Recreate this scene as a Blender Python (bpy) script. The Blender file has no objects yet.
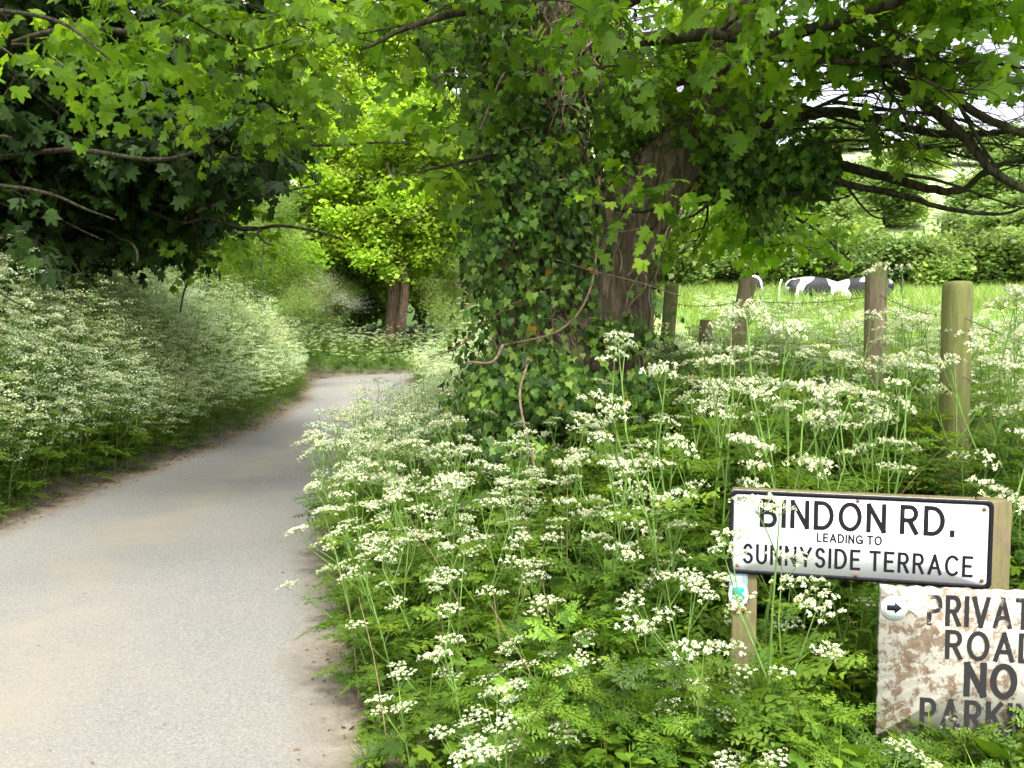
import bpy, math, random
import numpy as np
from mathutils import Vector, Matrix, noise as mnoise

rng = np.random.default_rng(11)
random.seed(11)
R = math.radians
scene = bpy.context.scene
col = scene.collection

# ------------------------------------------------------------------ camera frame
CAM_Z, PITCH, FPX = 1.55, R(3.16), 887.0
CP, SP = math.cos(PITCH), math.sin(PITCH)
def W(px, py, Y):
    """point of the place seen at px,py whose distance ahead is Y"""
    a = (px - 512) / FPX; b = -(py - 384) / FPX
    fy = CP + SP * b; fz = -SP + CP * b
    k = Y / fy
    return np.array([a * k, Y, CAM_Z + fz * k])

# ------------------------------------------------------------------ object helpers
def tag(o, label=None, cat=None, group=None, kind=None):
    if label: o['label'] = label
    if cat: o['category'] = cat
    if group: o['group'] = group
    if kind: o['kind'] = kind
    return o

def empty(name, loc=(0, 0, 0), rz=0.0, **kw):
    o = bpy.data.objects.new(name, None); col.objects.link(o)
    o.empty_display_size = 0.1
    o.location = loc; o.rotation_euler = (0, 0, rz)
    return tag(o, **kw)

def to_mesh(name, V, F, mat, rnd=None, smooth=False, extra=None):
    """V (N,3), F: list of arrays (tris/quads) or one array"""
    me = bpy.data.meshes.new(name)
    V = np.asarray(V, dtype=np.float32).reshape(-1, 3)
    if isinstance(F, np.ndarray): F = [F]
    F = [np.asarray(f, dtype=np.int32) for f in F if len(f)]
    nl = sum(f.size for f in F); nf = sum(len(f) for f in F)
    me.vertices.add(len(V)); me.vertices.foreach_set('co', V.ravel())
    me.loops.add(nl); me.polygons.add(nf)
    me.loops.foreach_set('vertex_index', np.concatenate([f.ravel() for f in F]))
    st = []; k = 0
    for f in F:
        n = f.shape[1]; st.append(np.arange(len(f)) * n + k); k += f.size
    me.polygons.foreach_set('loop_start', np.concatenate(st).astype(np.int32))
    me.update(calc_edges=True)
    if smooth:
        me.polygons.foreach_set('use_smooth', np.ones(nf, dtype=bool))
    if rnd is not None:
        a = me.attributes.new('rnd', 'FLOAT', 'POINT'); a.data.foreach_set('value', np.asarray(rnd, dtype=np.float32))
    if extra:
        for k2, arr in extra.items():
            a = me.attributes.new(k2, 'FLOAT', 'POINT'); a.data.foreach_set('value', np.asarray(arr, dtype=np.float32))
    if mat is not None: me.materials.append(mat)
    me.validate()
    return me

def obj(name, me, parent=None, loc=(0, 0, 0), **kw):
    o = bpy.data.objects.new(name, me); col.objects.link(o)
    o.location = loc
    if parent is not None: o.parent = parent
    return tag(o, **kw)

class MB:
    """collects geometry with a per-vertex random value"""
    def __init__(s): s.V = []; s.F = {3: [], 4: []}; s.r = []; s.n = 0
    def add(s, V, F, r=0.5):
        V = np.asarray(V, dtype=float).reshape(-1, 3)
        if len(V) == 0: return s
        Fs = F if isinstance(F, list) else [F]
        for f in Fs:
            f = np.asarray(f, dtype=np.int64)
            if len(f): s.F[f.shape[1]].append(f + s.n)
        s.V.append(V); s.r.append(np.full(len(V), r) if np.isscalar(r) else np.asarray(r))
        s.n += len(V); return s
    def mesh(s, name, mat, smooth=False):
        F = [np.concatenate(f) for f in s.F.values() if f]
        return to_mesh(name, np.concatenate(s.V), F, mat, np.concatenate(s.r), smooth)
    def tmpl(s):
        """template: V, tris, r"""
        T = [np.concatenate(s.F[3])] if s.F[3] else []
        if s.F[4]:
            q = np.concatenate(s.F[4]); T += [q[:, [0, 1, 2]], q[:, [0, 2, 3]]]
        return np.concatenate(s.V), np.concatenate(T), np.concatenate(s.r)

def unit(v):
    v = np.asarray(v, dtype=float)
    return v / np.maximum(np.linalg.norm(v, axis=-1, keepdims=True), 1e-9)

def frames(f, up):
    """matrices whose columns are x,y(forward),z(up)"""
    f = unit(f); up = np.broadcast_to(np.asarray(up, dtype=float), f.shape)
    x = unit(np.cross(f, up)); z = np.cross(x, f)
    return np.stack([x, f, z], axis=-1)

def scatter(t, P, Rm, S, r=None):
    V, T, tr = t
    P = np.asarray(P, dtype=float); n = len(P)
    S = np.broadcast_to(np.asarray(S, dtype=float), (n,))
    out = np.einsum('nij,kj->nki', Rm, V) * S[:, None, None] + P[:, None, :]
    FF = T[None] + (np.arange(n) * len(V))[:, None, None]
    rr = np.zeros(n) if r is None else np.asarray(r)
    ro = (tr[None] + rr[:, None]) % 1.0
    return out.reshape(-1, 3), FF.reshape(-1, 3), ro.ravel()

def rotz(a):
    a = np.asarray(a); c, s = np.cos(a), np.sin(a); z = np.zeros_like(c); o = np.ones_like(c)
    return np.stack([np.stack([c, -s, z], -1), np.stack([s, c, z], -1), np.stack([z, z, o], -1)], -2)

def tube(P, rad, seg=6, cap=True):
    P = np.asarray(P, dtype=float); n = len(P)
    rad = np.broadcast_to(np.asarray(rad, dtype=float), (n,))
    T = unit(np.gradient(P, axis=0))
    ref = np.array([0, 0, 1.0]) if abs(T[0][2]) < .9 else np.array([1.0, 0, 0])
    x = unit(np.cross(T[0], ref)); V = []
    for i in range(n):
        x = x - T[i] * np.dot(x, T[i]); x = unit(x); y = np.cross(T[i], x)
        a = np.arange(seg) / seg * 2 * math.pi
        V.append(P[i] + rad[i] * (np.cos(a)[:, None] * x + np.sin(a)[:, None] * y))
    V = np.concatenate(V)
    i = np.arange(n - 1)[:, None] * seg; j = np.arange(seg)[None]; k = (j + 1) % seg
    F = [np.stack([i + j, i + k, i + seg + k, i + seg + j], -1).reshape(-1, 4)]
    if cap:
        V = np.concatenate([V, P[-1:], P[:1]]); b = (n - 1) * seg
        jj = np.arange(seg)
        F.append(np.stack([b + jj, b + (jj + 1) % seg, np.full(seg, n * seg)], -1))
        F.append(np.stack([(jj + 1) % seg, jj, np.full(seg, n * seg + 1)], -1))
    return V, F

def smooth_line(P, n=20, r=None):
    """catmull-rom through P"""
    P = np.asarray(P, dtype=float)
    Q = np.vstack([2 * P[0] - P[1], P, 2 * P[-1] - P[-2]])
    m = len(P) - 1; t = np.linspace(0, m - 1e-6, n); i = t.astype(int); u = (t - i)[:, None]
    a, b, c, d = Q[i], Q[i + 1], Q[i + 2], Q[i + 3]
    out = .5 * ((2 * b) + (-a + c) * u + (2 * a - 5 * b + 4 * c - d) * u ** 2 + (-a + 3 * b - 3 * c + d) * u ** 3)
    if r is None: return out
    return out, np.interp(t, np.arange(m + 1), r)

def box(sx, sy, sz, c=(0, 0, 0), bev=0.0):
    x, y, z = sx / 2, sy / 2, sz / 2
    if bev <= 0:
        V = np.array([[-x, -y, -z], [x, -y, -z], [x, y, -z], [-x, y, -z], [-x, -y, z], [x, -y, z], [x, y, z], [-x, y, z]]) + c
        F = np.array([[3, 2, 1, 0], [4, 5, 6, 7], [0, 1, 5, 4], [1, 2, 6, 5], [2, 3, 7, 6], [3, 0, 4, 7]])
        return V, F
    b = bev; prof = []
    for (cx, cy, a0) in ((x - b, y - b, 0), (-x + b, y - b, 90), (-x + b, -y + b, 180), (x - b, -y + b, 270)):
        for a in (0, 45, 90): prof.append((cx + b * math.cos(R(a0 + a)), cy + b * math.sin(R(a0 + a))))
    prof = np.array(prof); n = len(prof); V = []
    for zz, sc in ((-z, 1 - b / x), (-z + b, 1), (z - b, 1), (z, 1 - b / x)):
        V.append(np.column_stack([prof * sc, np.full(n, zz)]))
    V = np.concatenate(V + [np.array([[0, 0, -z], [0, 0, z]])]) + c
    i = np.arange(3)[:, None] * n; j = np.arange(n)[None]; k = (j + 1) % n
    Q = np.stack([i + j, i + k, i + n + k, i + n + j], -1).reshape(-1, 4); jj = np.arange(n)
    return V, [Q, np.stack([(jj + 1) % n, jj, np.full(n, 4 * n)], -1), np.stack([3 * n + jj, 3 * n + (jj + 1) % n, np.full(n, 4 * n + 1)], -1)]

# ------------------------------------------------------------------ materials
def nt(name):
    m = bpy.data.materials.new(name); m.use_nodes = True
    t = m.node_tree; t.nodes.clear()
    out = t.nodes.new('ShaderNodeOutputMaterial')
    return m, t, out
def N(t, kind, **kw):
    n = t.nodes.new(kind)
    for k, v in kw.items():
        if k.startswith('i_'): n.inputs[k[2:].replace('_', ' ')].default_value = v
        else: setattr(n, k, v)
    return n
def ramp(t, fac, stops, interp='LINEAR'):
    n = t.nodes.new('ShaderNodeValToRGB'); e = n.color_ramp.elements; n.color_ramp.interpolation = interp
    while len(e) < len(stops): e.new(0.5)
    for i, (p, c) in enumerate(stops):
        e[i].position = p; e[i].color = (*c, 1) if len(c) == 3 else c
    t.links.new(fac, n.inputs[0]); return n.outputs[0]
def mixc(t, f, a, b, blend='MIX'):
    n = t.nodes.new('ShaderNodeMix'); n.data_type = 'RGBA'; n.blend_type = blend
    for s, v in ((0, f), (6, a), (7, b)):
        if hasattr(v, 'links'): t.links.new(v, n.inputs[s])
        else: n.inputs[s].default_value = v if np.isscalar(v) else ((*v, 1) if len(v) == 3 else v)
    return n.outputs[2]
def mathn(t, op, a, b=0.0, clamp=False):
    n = t.nodes.new('ShaderNodeMath'); n.operation = op; n.use_clamp = clamp
    for s, v in ((0, a), (1, b)):
        if hasattr(v, 'links'): t.links.new(v, n.inputs[s])
        else: n.inputs[s].default_value = v
    return n.outputs[0]
def noise(t, scale, detail=4, rough=.6, vec=None, dist=0.0):
    n = N(t, 'ShaderNodeTexNoise'); n.inputs['Scale'].default_value = scale; n.inputs['Detail'].default_value = detail
    n.inputs['Roughness'].default_value = rough; n.inputs['Distortion'].default_value = dist
    if vec is not None: t.links.new(vec, n.inputs['Vector'])
    return n.outputs['Fac']
def bump(t, h, strength=.5, dist=.01):
    b = N(t, 'ShaderNodeBump'); b.inputs['Strength'].default_value = strength; b.inputs['Distance'].default_value = dist
    t.links.new(h, b.inputs['Height']); return b.outputs[0]
def obco(t):
    return N(t, 'ShaderNodeTexCoord').outputs['Object']

def leaf_mat(name, stops, trans=.45, tcol=(1.25, 1.15, .45), rough=.5, spec=.35, nscale=1.2, dark=.55):
    m, t, out = nt(name)
    a = N(t, 'ShaderNodeAttribute', attribute_name='rnd')
    c = ramp(t, a.outputs['Fac'], stops)
    nz = noise(t, nscale, 2, .5, obco(t))
    k = N(t, 'ShaderNodeMapRange'); k.inputs[1].default_value = .35; k.inputs[2].default_value = .65
    k.inputs[3].default_value = dark; k.inputs[4].default_value = 1.25
    t.links.new(nz, k.inputs[0])
    g = N(t, 'ShaderNodeHueSaturation'); t.links.new(c, g.inputs['Color']); t.links.new(k.outputs[0], g.inputs['Value'])
    c = g.outputs[0]
    hn = ramp(t, noise(t, nscale * .8, 3, .6, obco(t)), [(.42, (0, 0, 0)), (.62, (1, 1, 1))])
    c = mixc(t, mathn(t, 'MULTIPLY', hn, .55), c, mixc(t, 1.0, c, (1.25, 1.06, .8), 'MULTIPLY'))
    p = N(t, 'ShaderNodeBsdfPrincipled'); t.links.new(c, p.inputs['Base Color'])
    p.inputs['Roughness'].default_value = rough; p.inputs['Specular IOR Level'].default_value = spec
    tr = N(t, 'ShaderNodeBsdfTranslucent')
    tc = mixc(t, 1.0, c, tcol, 'MULTIPLY'); t.links.new(tc, tr.inputs['Color'])
    mx = N(t, 'ShaderNodeMixShader'); mx.inputs[0].default_value = trans
    t.links.new(p.outputs[0], mx.inputs[1]); t.links.new(tr.outputs[0], mx.inputs[2])
    t.links.new(mx.outputs[0], out.inputs[0]); return m

def plain(name, c, rough=.7, nscale=8, amt=.35, spec=.3, bmp=0.3, c2=None):
    m, t, out = nt(name)
    o = obco(t); nz = noise(t, nscale, 6, .65, o)
    c2 = c2 or tuple(x * (1 - amt) for x in c)
    cc = ramp(t, nz, [(.35, c2), (.62, c)])
    p = N(t, 'ShaderNodeBsdfPrincipled'); t.links.new(cc, p.inputs['Base Color'])
    p.inputs['Roughness'].default_value = rough; p.inputs['Specular IOR Level'].default_value = spec
    t.links.new(bump(t, nz, bmp, .01), p.inputs['Normal'])
    t.links.new(p.outputs[0], out.inputs[0]); return m

M = {}
M['syc'] = leaf_mat('sycamore_leaf', [(0, (.07, .15, .014)), (.45, (.13, .26, .022)), (.85, (.20, .36, .035)), (1, (.27, .43, .05))], .6, (1.5, 1.4, .5), dark=.7)
M['syc_bright'] = leaf_mat('sycamore_leaf_painted_sun', [(0, (.12, .24, .02)), (.5, (.22, .40, .035)), (1, (.32, .50, .06))], .58, (1.35, 1.3, .5), dark=.8)  # lighter copy of the sycamore leaf, sunlight put into its colour
M['syc_dark'] = leaf_mat('sycamore_leaf_painted_shade', [(0, (.014, .038, .008)), (.6, (.028, .066, .012)), (1, (.06, .13, .02))], .3, (1.2, 1.2, .5), rough=.55, spec=.2)  # darker copy of the sycamore leaf, shade put into its colour
M['far'] = leaf_mat('far_leaf', [(0, (.19, .33, .035)), (.5, (.31, .48, .05)), (1, (.44, .62, .09))], .55, (1.3, 1.25, .6), nscale=.6, dark=.62)  # lighter than near leaves: distance haze put into the leaf colour
M['far_pale'] = leaf_mat('far_leaf_pale', [(0, (.15, .25, .07)), (.5, (.24, .36, .11)), (1, (.32, .44, .16))], .5, (1.2, 1.2, .7), nscale=.7, dark=.7)  # pale shrub leaf; on hedge and hill bushes its paleness paints haze
M['hedge'] = leaf_mat('hedge_leaf', [(0, (.12, .21, .06)), (.5, (.21, .33, .09)), (1, (.32, .46, .15))], .45, nscale=.5, dark=.55)
M['ivy'] = leaf_mat('ivy_leaf', [(0, (.025, .065, .010)), (.4, (.06, .14, .018)), (.75, (.12, .24, .03)), (1, (.22, .34, .06))], .3, (1.2, 1.2, .5), rough=.5, spec=.28, nscale=2.5)
M['herb'] = leaf_mat('herb_leaf', [(0, (.036, .090, .012)), (.4, (.090, .19, .020)), (.8, (.17, .30, .028)), (.95, (.24, .37, .04)), (1, (.40, .40, .06))], .45, (1.35, 1.3, .5), nscale=1.6, dark=.6)
M['fern'] = leaf_mat('parsley_leaf', [(0, (.070, .150, .02)), (.5, (.155, .275, .033)), (1, (.26, .39, .055))], .5, (1.3, 1.25, .5), nscale=1.4, dark=.7)
M['grass'] = leaf_mat('grass_blade', [(0, (.07, .17, .02)), (.6, (.14, .28, .03)), (1, (.26, .40, .07))], .45, (1.3, 1.25, .5), nscale=2, dark=.7)
M['field'] = leaf_mat('meadow_blade', [(0, (.15, .27, .07)), (.5, (.22, .36, .10)), (.85, (.32, .43, .15)), (1, (.44, .46, .24))], .5, (1.2, 1.2, .6), nscale=.35, dark=.82)
M['petal'] = leaf_mat('parsley_petal', [(0, (.46, .54, .26)), (.35, (.62, .67, .45)), (1, (.76, .78, .64))], .35, (1, 1, .9), rough=.8, spec=.1, nscale=3, dark=.92)
M['petal_far'] = leaf_mat('parsley_petal_far', [(0, (.40, .55, .26)), (.5, (.60, .72, .44)), (1, (.77, .83, .64))], .4, (1, 1, .9), rough=.8, spec=.1, nscale=1, dark=.85)
M['blossom'] = leaf_mat('hawthorn_blossom', [(0, (.6, .62, .5)), (1, (.85, .85, .78))], .35, (1, 1, .95), rough=.8, spec=.1, dark=.9)
M['stem'] = plain('green_stem', (.17, .30, .06), .6, 30, .4, bmp=.1)
M['stem_tan'] = plain('dry_stem', (.30, .22, .12), .8, 30, .5)
M['yellow_leaf'] = leaf_mat('yellow_leaf', [(0, (.5, .30, .03)), (1, (.7, .45, .04))], .4, (1.2, 1.1, .5))
M['litter'] = leaf_mat('dead_leaf', [(0, (.07, .045, .025)), (.6, (.14, .09, .05)), (1, (.28, .19, .10))], .1, (1, 1, 1), rough=.8)

def bark_mat(name, c1, c2, moss=.3):
    m, t, out = nt(name)
    o = obco(t); mp = N(t, 'ShaderNodeMapping'); mp.inputs['Scale'].default_value = (9, 9, 1.6); t.links.new(o, mp.inputs[0])
    nz = noise(t, 1.6, 9, .7, mp.outputs[0], .5)
    v = N(t, 'ShaderNodeTexVoronoi'); v.feature = 'DISTANCE_TO_EDGE'; v.inputs['Scale'].default_value = 1.4
    w = N(t, 'ShaderNodeVectorMath'); w.operation = 'ADD'; t.links.new(mp.outputs[0], w.inputs[0])
    nn = N(t, 'ShaderNodeTexNoise'); nn.inputs['Scale'].default_value = 1.2; t.links.new(mp.outputs[0], nn.inputs[0]); t.links.new(nn.outputs['Color'], w.inputs[1])
    t.links.new(w.outputs[0], v.inputs[0])
    crack = ramp(t, v.outputs[0], [(0, (0, 0, 0)), (.18, (1, 1, 1))])
    c = ramp(t, nz, [(.3, c1), (.7, c2)])
    c = mixc(t, mathn(t, 'MULTIPLY', mathn(t, 'SUBTRACT', 1.0, crack), .6), c, tuple(x * .3 for x in c1))
    ms = ramp(t, noise(t, 2.2, 5, .6, o), [(.5, (0, 0, 0)), (.66, (moss, moss, moss))])
    c = mixc(t, ms, c, (.05, .09, .02))
    p = N(t, 'ShaderNodeBsdfPrincipled'); t.links.new(c, p.inputs['Base Color']); p.inputs['Roughness'].default_value = .9
    p.inputs['Specular IOR Level'].default_value = .15
    h = mathn(t, 'ADD', mathn(t, 'ADD', nz, noise(t, 28, 6, .75, o)), mathn(t, 'MULTIPLY', crack, .7))
    t.links.new(bump(t, h, .9, .03), p.inputs['Normal']); t.links.new(p.outputs[0], out.inputs[0]); return m
M['bark'] = bark_mat('sycamore_bark', (.10, .075, .05), (.24, .19, .13))
M['bark_far'] = bark_mat('pale_bark', (.13, .085, .06), (.27, .19, .14), .1)
M['branch'] = bark_mat('branch_bark', (.045, .038, .024), (.11, .095, .06), .5)
M['vine'] = plain('ivy_vine_bark', (.26, .19, .125), .85, 25, .6)

# ------------------------------------------------------------------ lane and terrain
CL = np.array([(.9, -8), (-.25, -3), (-1.0, 0), (-1.97, 3.2), (-2.42, 5), (-2.74, 7), (-2.76, 10.8), (-2.76, 14), (-2.98, 18), (-3.55, 21.5),
               (-4.15, 24.2), (-4.0, 26.3), (-2.9, 27.6), (-.9, 29.2), (.8, 31.0), (2.2, 35), (2.6, 42), (2.8, 60), (2.8, 90)])
CLS = smooth_line(np.column_stack([CL, np.zeros(len(CL))]), 700)[:, :2]
TAN = unit(np.gradient(CLS, axis=0)); NRM = np.column_stack([TAN[:, 1], -TAN[:, 0]])   # points to the right
HW = 1.31
def sstep(a, b, x):
    u = np.clip((np.asarray(x, dtype=float) - a) / (b - a), 0, 1); return u * u * (3 - 2 * u)
def roadz(y): return .30 * sstep(10, 28, y) + .05 * np.maximum(0, y - 28)
def lateral(x, y):
    x = np.atleast_1d(np.asarray(x, dtype=float)); y = np.atleast_1d(np.asarray(y, dtype=float))
    d = np.empty(len(x)); yy = np.empty(len(x))
    for i in range(0, len(x), 20000):
        X = x[i:i + 20000, None] - CLS[None, :, 0]; Y = y[i:i + 20000, None] - CLS[None, :, 1]
        q = X * X + Y * Y; k = q.argmin(1); r = np.arange(len(k))
        s = np.sign(X[r, k] * NRM[k, 0] + Y[r, k] * NRM[k, 1]); d[i:i + 20000] = np.sqrt(q[r, k]) * s; yy[i:i + 20000] = CLS[k, 1]
    return d, yy
def field_h(y):
    u = np.maximum(0, y - 6)
    base = .10 + .72 * sstep(1.6, 5.6, y) + .055 * u + .0004 * u * u
    f = base + np.maximum(0, y - 72) * .20
    return np.minimum(f, 34 + 0 * f)
def wob(x, y):
    return (np.sin(x * 1.7 + y * .9) * .5 + np.sin(x * .63 - y * 1.31 + 2) * .5 + np.sin(x * 3.9 + 1.3) * np.sin(y * 3.1) * .35)
def ground(x, y):
    x = np.atleast_1d(np.asarray(x, dtype=float)); y = np.atleast_1d(np.asarray(y, dtype=float))
    d, yr = lateral(x, y)
    rz = roadz(yr); a = np.abs(d)
    r = sstep(HW + .25, HW + 2.5, a)
    right = rz * (1 - r) + (field_h(y)) * r
    ly = rz + 1.15
    rl = sstep(HW + .2, HW + 1.9, a); left = rz * (1 - rl) + (ly + .03 * np.maximum(0, a - 4)) * rl
    beyond = sstep(26, 30, y)                       # outside of the bend: a higher bank
    left = left - beyond * .55 * rl
    left = left + np.maximum(0, y - 72) * .16 * r
    z = np.where(d > 0, right, left)
    edge = sstep(HW - .02, HW + .5, a)
    z = z + wob(x, y) * .035 * edge
    z = np.where(a < HW + .06, rz - .045 + .043 * sstep(HW - .35, HW + .06, a), z + .006 * (1 - edge))
    return z
def gz(x, y): return float(ground(x, y)[0])

def axis(lo, hi, fine_lo, fine_hi, step, n_out):
    f = np.arange(fine_lo, fine_hi, step)
    a = fine_lo - (np.linspace(0, 1, n_out)[1:] ** 2.6) * (fine_lo - lo)
    b = fine_hi + (np.linspace(0, 1, n_out) ** 2.6) * (hi - fine_hi)
    return np.concatenate([a[::-1], f, b])
gx = axis(-420, 420, -8, 6, .12, 60); gy = axis(-200, 700, -1, 32, .14, 70)
GX, GY = np.meshgrid(gx, gy)
GZ = ground(GX.ravel(), GY.ravel()); d_, _ = lateral(GX.ravel(), GY.ravel())
nx, ny = len(gx), len(gy)
ii = (np.arange(ny - 1)[:, None] * nx + np.arange(nx - 1)[None]).ravel()
GF = np.stack([ii, ii + 1, ii + nx + 1, ii + nx], -1)
mg, t, out = nt('soil_and_turf')
o = obco(t); at_ = N(t, 'ShaderNodeAttribute', attribute_name='turf')
n1 = noise(t, 7, 8, .7, o); n2 = noise(t, .35, 4, .6, o); n3 = noise(t, 60, 4, .7, o)
soil = ramp(t, n1, [(.3, (.10, .078, .056)), (.5, (.185, .152, .115)), (.7, (.26, .23, .185))])
soil = mixc(t, ramp(t, n3, [(.45, (0, 0, 0)), (.7, (.6, .6, .6))]), soil, (.12, .085, .055))
turf = ramp(t, n1, [(.3, (.035, .07, .015)), (.7, (.07, .12, .03))])
mead = ramp(t, n2, [(.3, (.19, .29, .09)), (.7, (.29, .37, .14))])
at2 = N(t, 'ShaderNodeAttribute', attribute_name='meadow')
c = mixc(t, at_.outputs['Fac'], soil, turf); c = mixc(t, at2.outputs['Fac'], c, mead); at3 = N(t, 'ShaderNodeAttribute', attribute_name='haze_tint'); c = mixc(t, at3.outputs['Fac'], c, (.42, .48, .28))  # last mix blends distance haze into the hill grass colour
p = N(t, 'ShaderNodeBsdfPrincipled'); t.links.new(c, p.inputs['Base Color']); p.inputs['Roughness'].default_value = .95
p.inputs['Specular IOR Level'].default_value = .1
t.links.new(bump(t, n1, .6, .04), p.inputs['Normal']); t.links.new(p.outputs[0], out.inputs[0])
ad = np.abs(d_)
turf_a = sstep(HW + .35, HW + 1.0, ad); mead_a = np.where(d_ > 0, sstep(HW + 3.4, HW + 5.0, ad), sstep(12, 20, ad)) * sstep(4, 6, GY.ravel())
me = to_mesh('ground', np.column_stack([GX.ravel(), GY.ravel(), GZ]), GF, mg, smooth=True, extra={'turf': turf_a, 'meadow': mead_a, 'haze_tint': .8 * sstep(70, 130, GY.ravel())})
obj('ground', me, kind='structure')

# lane surface
prof = np.array([-1.6, -1.46, -1.34, -1.2, -.8, -.4, 0, .4, .8, 1.2, 1.34, 1.46, 1.6]); pz = np.array([-.06, -.012, .002, .009, .016, .022, .024, .022, .016, .009, .002, -.012, -.06])
RV = []; lat = []
for k in range(len(CLS)):
    wv = 1 + .045 * math.sin(CLS[k, 1] * 2.3) * math.sin(CLS[k, 1] * .77 + 1) + .02 * math.sin(CLS[k, 1] * 6.1)
    for pp, z in zip(prof, pz):
        e = pp * (wv if abs(pp) > 1 else 1)
        q = CLS[k] + NRM[k] * e; RV.append((q[0], q[1], float(roadz(CLS[k, 1])) + z)); lat.append(pp)
m_ = len(prof); ii = (np.arange(len(CLS) - 1)[:, None] * m_ + np.arange(m_ - 1)[None]).ravel()
mr, t, out = nt('worn_asphalt')
o = obco(t); la = N(t, 'ShaderNodeAttribute', attribute_name='lat').outputs['Fac']
v = N(t, 'ShaderNodeTexVoronoi'); v.inputs['Scale'].default_value = 140; t.links.new(o, v.inputs[0])
sp = N(t, 'ShaderNodeSeparateColor'); t.links.new(v.outputs['Color'], sp.inputs[0])
agg = ramp(t, sp.outputs[0], [(0, (.12, .118, .112)), (.2, (.178, .175, .168)), (.7, (.203, .20, .192)), (1, (.265, .26, .25))])
big = noise(t, .9, 5, .62, o, .4); mid = noise(t, 5, 6, .7, o)
tan = mathn(t, 'SUBTRACT', 1.0, mathn(t, 'MULTIPLY', mathn(t, 'ABSOLUTE', mathn(t, 'ADD', la, .15)), 1.9), True)
edg = N(t, 'ShaderNodeMapRange'); edg.inputs[1].default_value = 1.08; edg.inputs[2].default_value = 1.38
t.links.new(mathn(t, 'ABSOLUTE', la), edg.inputs[0])
stain = mathn(t, 'MULTIPLY', ramp(t, big, [(.36, (0, 0, 0)), (.60, (1, 1, 1))]), .85)
c = mixc(t, mathn(t, 'MULTIPLY', stain, mathn(t, 'ADD', .35, mathn(t, 'MULTIPLY', tan, .65))), agg, (.262, .235, .185))
c = mixc(t, ramp(t, mid, [(.5, (0, 0, 0)), (.75, (.35, .35, .35))]), c, (.20, .19, .175))
dirt = mathn(t, 'MULTIPLY', edg.outputs[0], ramp(t, mid, [(.3, (.75, .75, .75)), (.6, (1.2, 1.2, 1.2))]), True)
c = mixc(t, dirt, c, ramp(t, noise(t, 7, 8, .7, o), [(.3, (.10, .078, .056)), (.5, (.185, .152, .115)), (.7, (.26, .23, .185))]))
p = N(t, 'ShaderNodeBsdfPrincipled'); t.links.new(c, p.inputs['Base Color']); p.inputs['Roughness'].default_value = .85
p.inputs['Specular IOR Level'].default_value = .25
t.links.new(bump(t, v.outputs['Distance'], .25, .004), p.inputs['Normal']); t.links.new(p.outputs[0], out.inputs[0])
me = to_mesh('lane', RV, np.stack([ii, ii + 1, ii + m_ + 1, ii + m_], -1), mr, smooth=True, extra={'lat': lat})
obj('road', me, kind='structure')

# ------------------------------------------------------------------ leaf templates
def palm(pts, droop=.22, fold=.15, c=(0, .12)):
    """leaf blade from polar outline (deg, radius), base at origin, tip +Y"""
    full = [(-a, r) for a, r in pts[::-1] if a not in (0, 180)] + list(pts)
    P = np.array([(r * math.sin(R(a)), c[1] + r * math.cos(R(a))) for a, r in full])
    P = np.vstack([[c[0], c[1]], P]); z = -droop * (P ** 2).sum(1) + fold * np.abs(P[:, 0]) * .6
    V = np.column_stack([P, z]); n = len(full); i = np.arange(n)
    T = np.stack([np.zeros(n, int), 1 + (i + 1) % n, 1 + i], -1)
    return V, T
SYC_HI = palm([(0, 1), (6, .88), (12, .84), (17, .72), (25, .56), (32, .74), (38, .80), (45, .95), (53, .80), (60, .70), (69, .52), (80, .62), (96, .70), (112, .50), (135, .32), (180, .12)])
SYC_LO = palm([(0, 1), (14, .80), (25, .55), (36, .78), (46, .93), (68, .50), (96, .66), (135, .32)])
SYC_FAR = palm([(0, 1), (45, .8), (97, .62), (170, .12)])
IVY = palm([(0, 1.0), (22, .62), (38, .54), (55, .70), (80, .50), (115, .60), (150, .45), (172, .18)], .3, .3, (0, .25))
OV = (np.array([[0, 0, 0], [.16, .25, .05], [.2, .5, .05], [.1, .8, 0], [0, 1, -.12], [-.1, .8, 0], [-.2, .5, .05], [-.16, .25, .05], [0, .5, 0]]) * np.array([1.4, 1, 1]),
      np.array([[8, 0, 1], [8, 1, 2], [8, 2, 3], [8, 3, 4], [8, 4, 5], [8, 5, 6], [8, 6, 7], [8, 7, 0]]))

def rndmat(n, g, tilt=.6):
    """random yaw with tilt noise, y forward/outward"""
    a = g.uniform(0, 2 * math.pi, n)
    f = np.column_stack([np.cos(a), np.sin(a), g.normal(-.25, tilt * .6, n)])
    up = np.column_stack([g.normal(0, tilt, n), g.normal(0, tilt, n), np.ones(n)])
    return frames(f, up)

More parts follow.
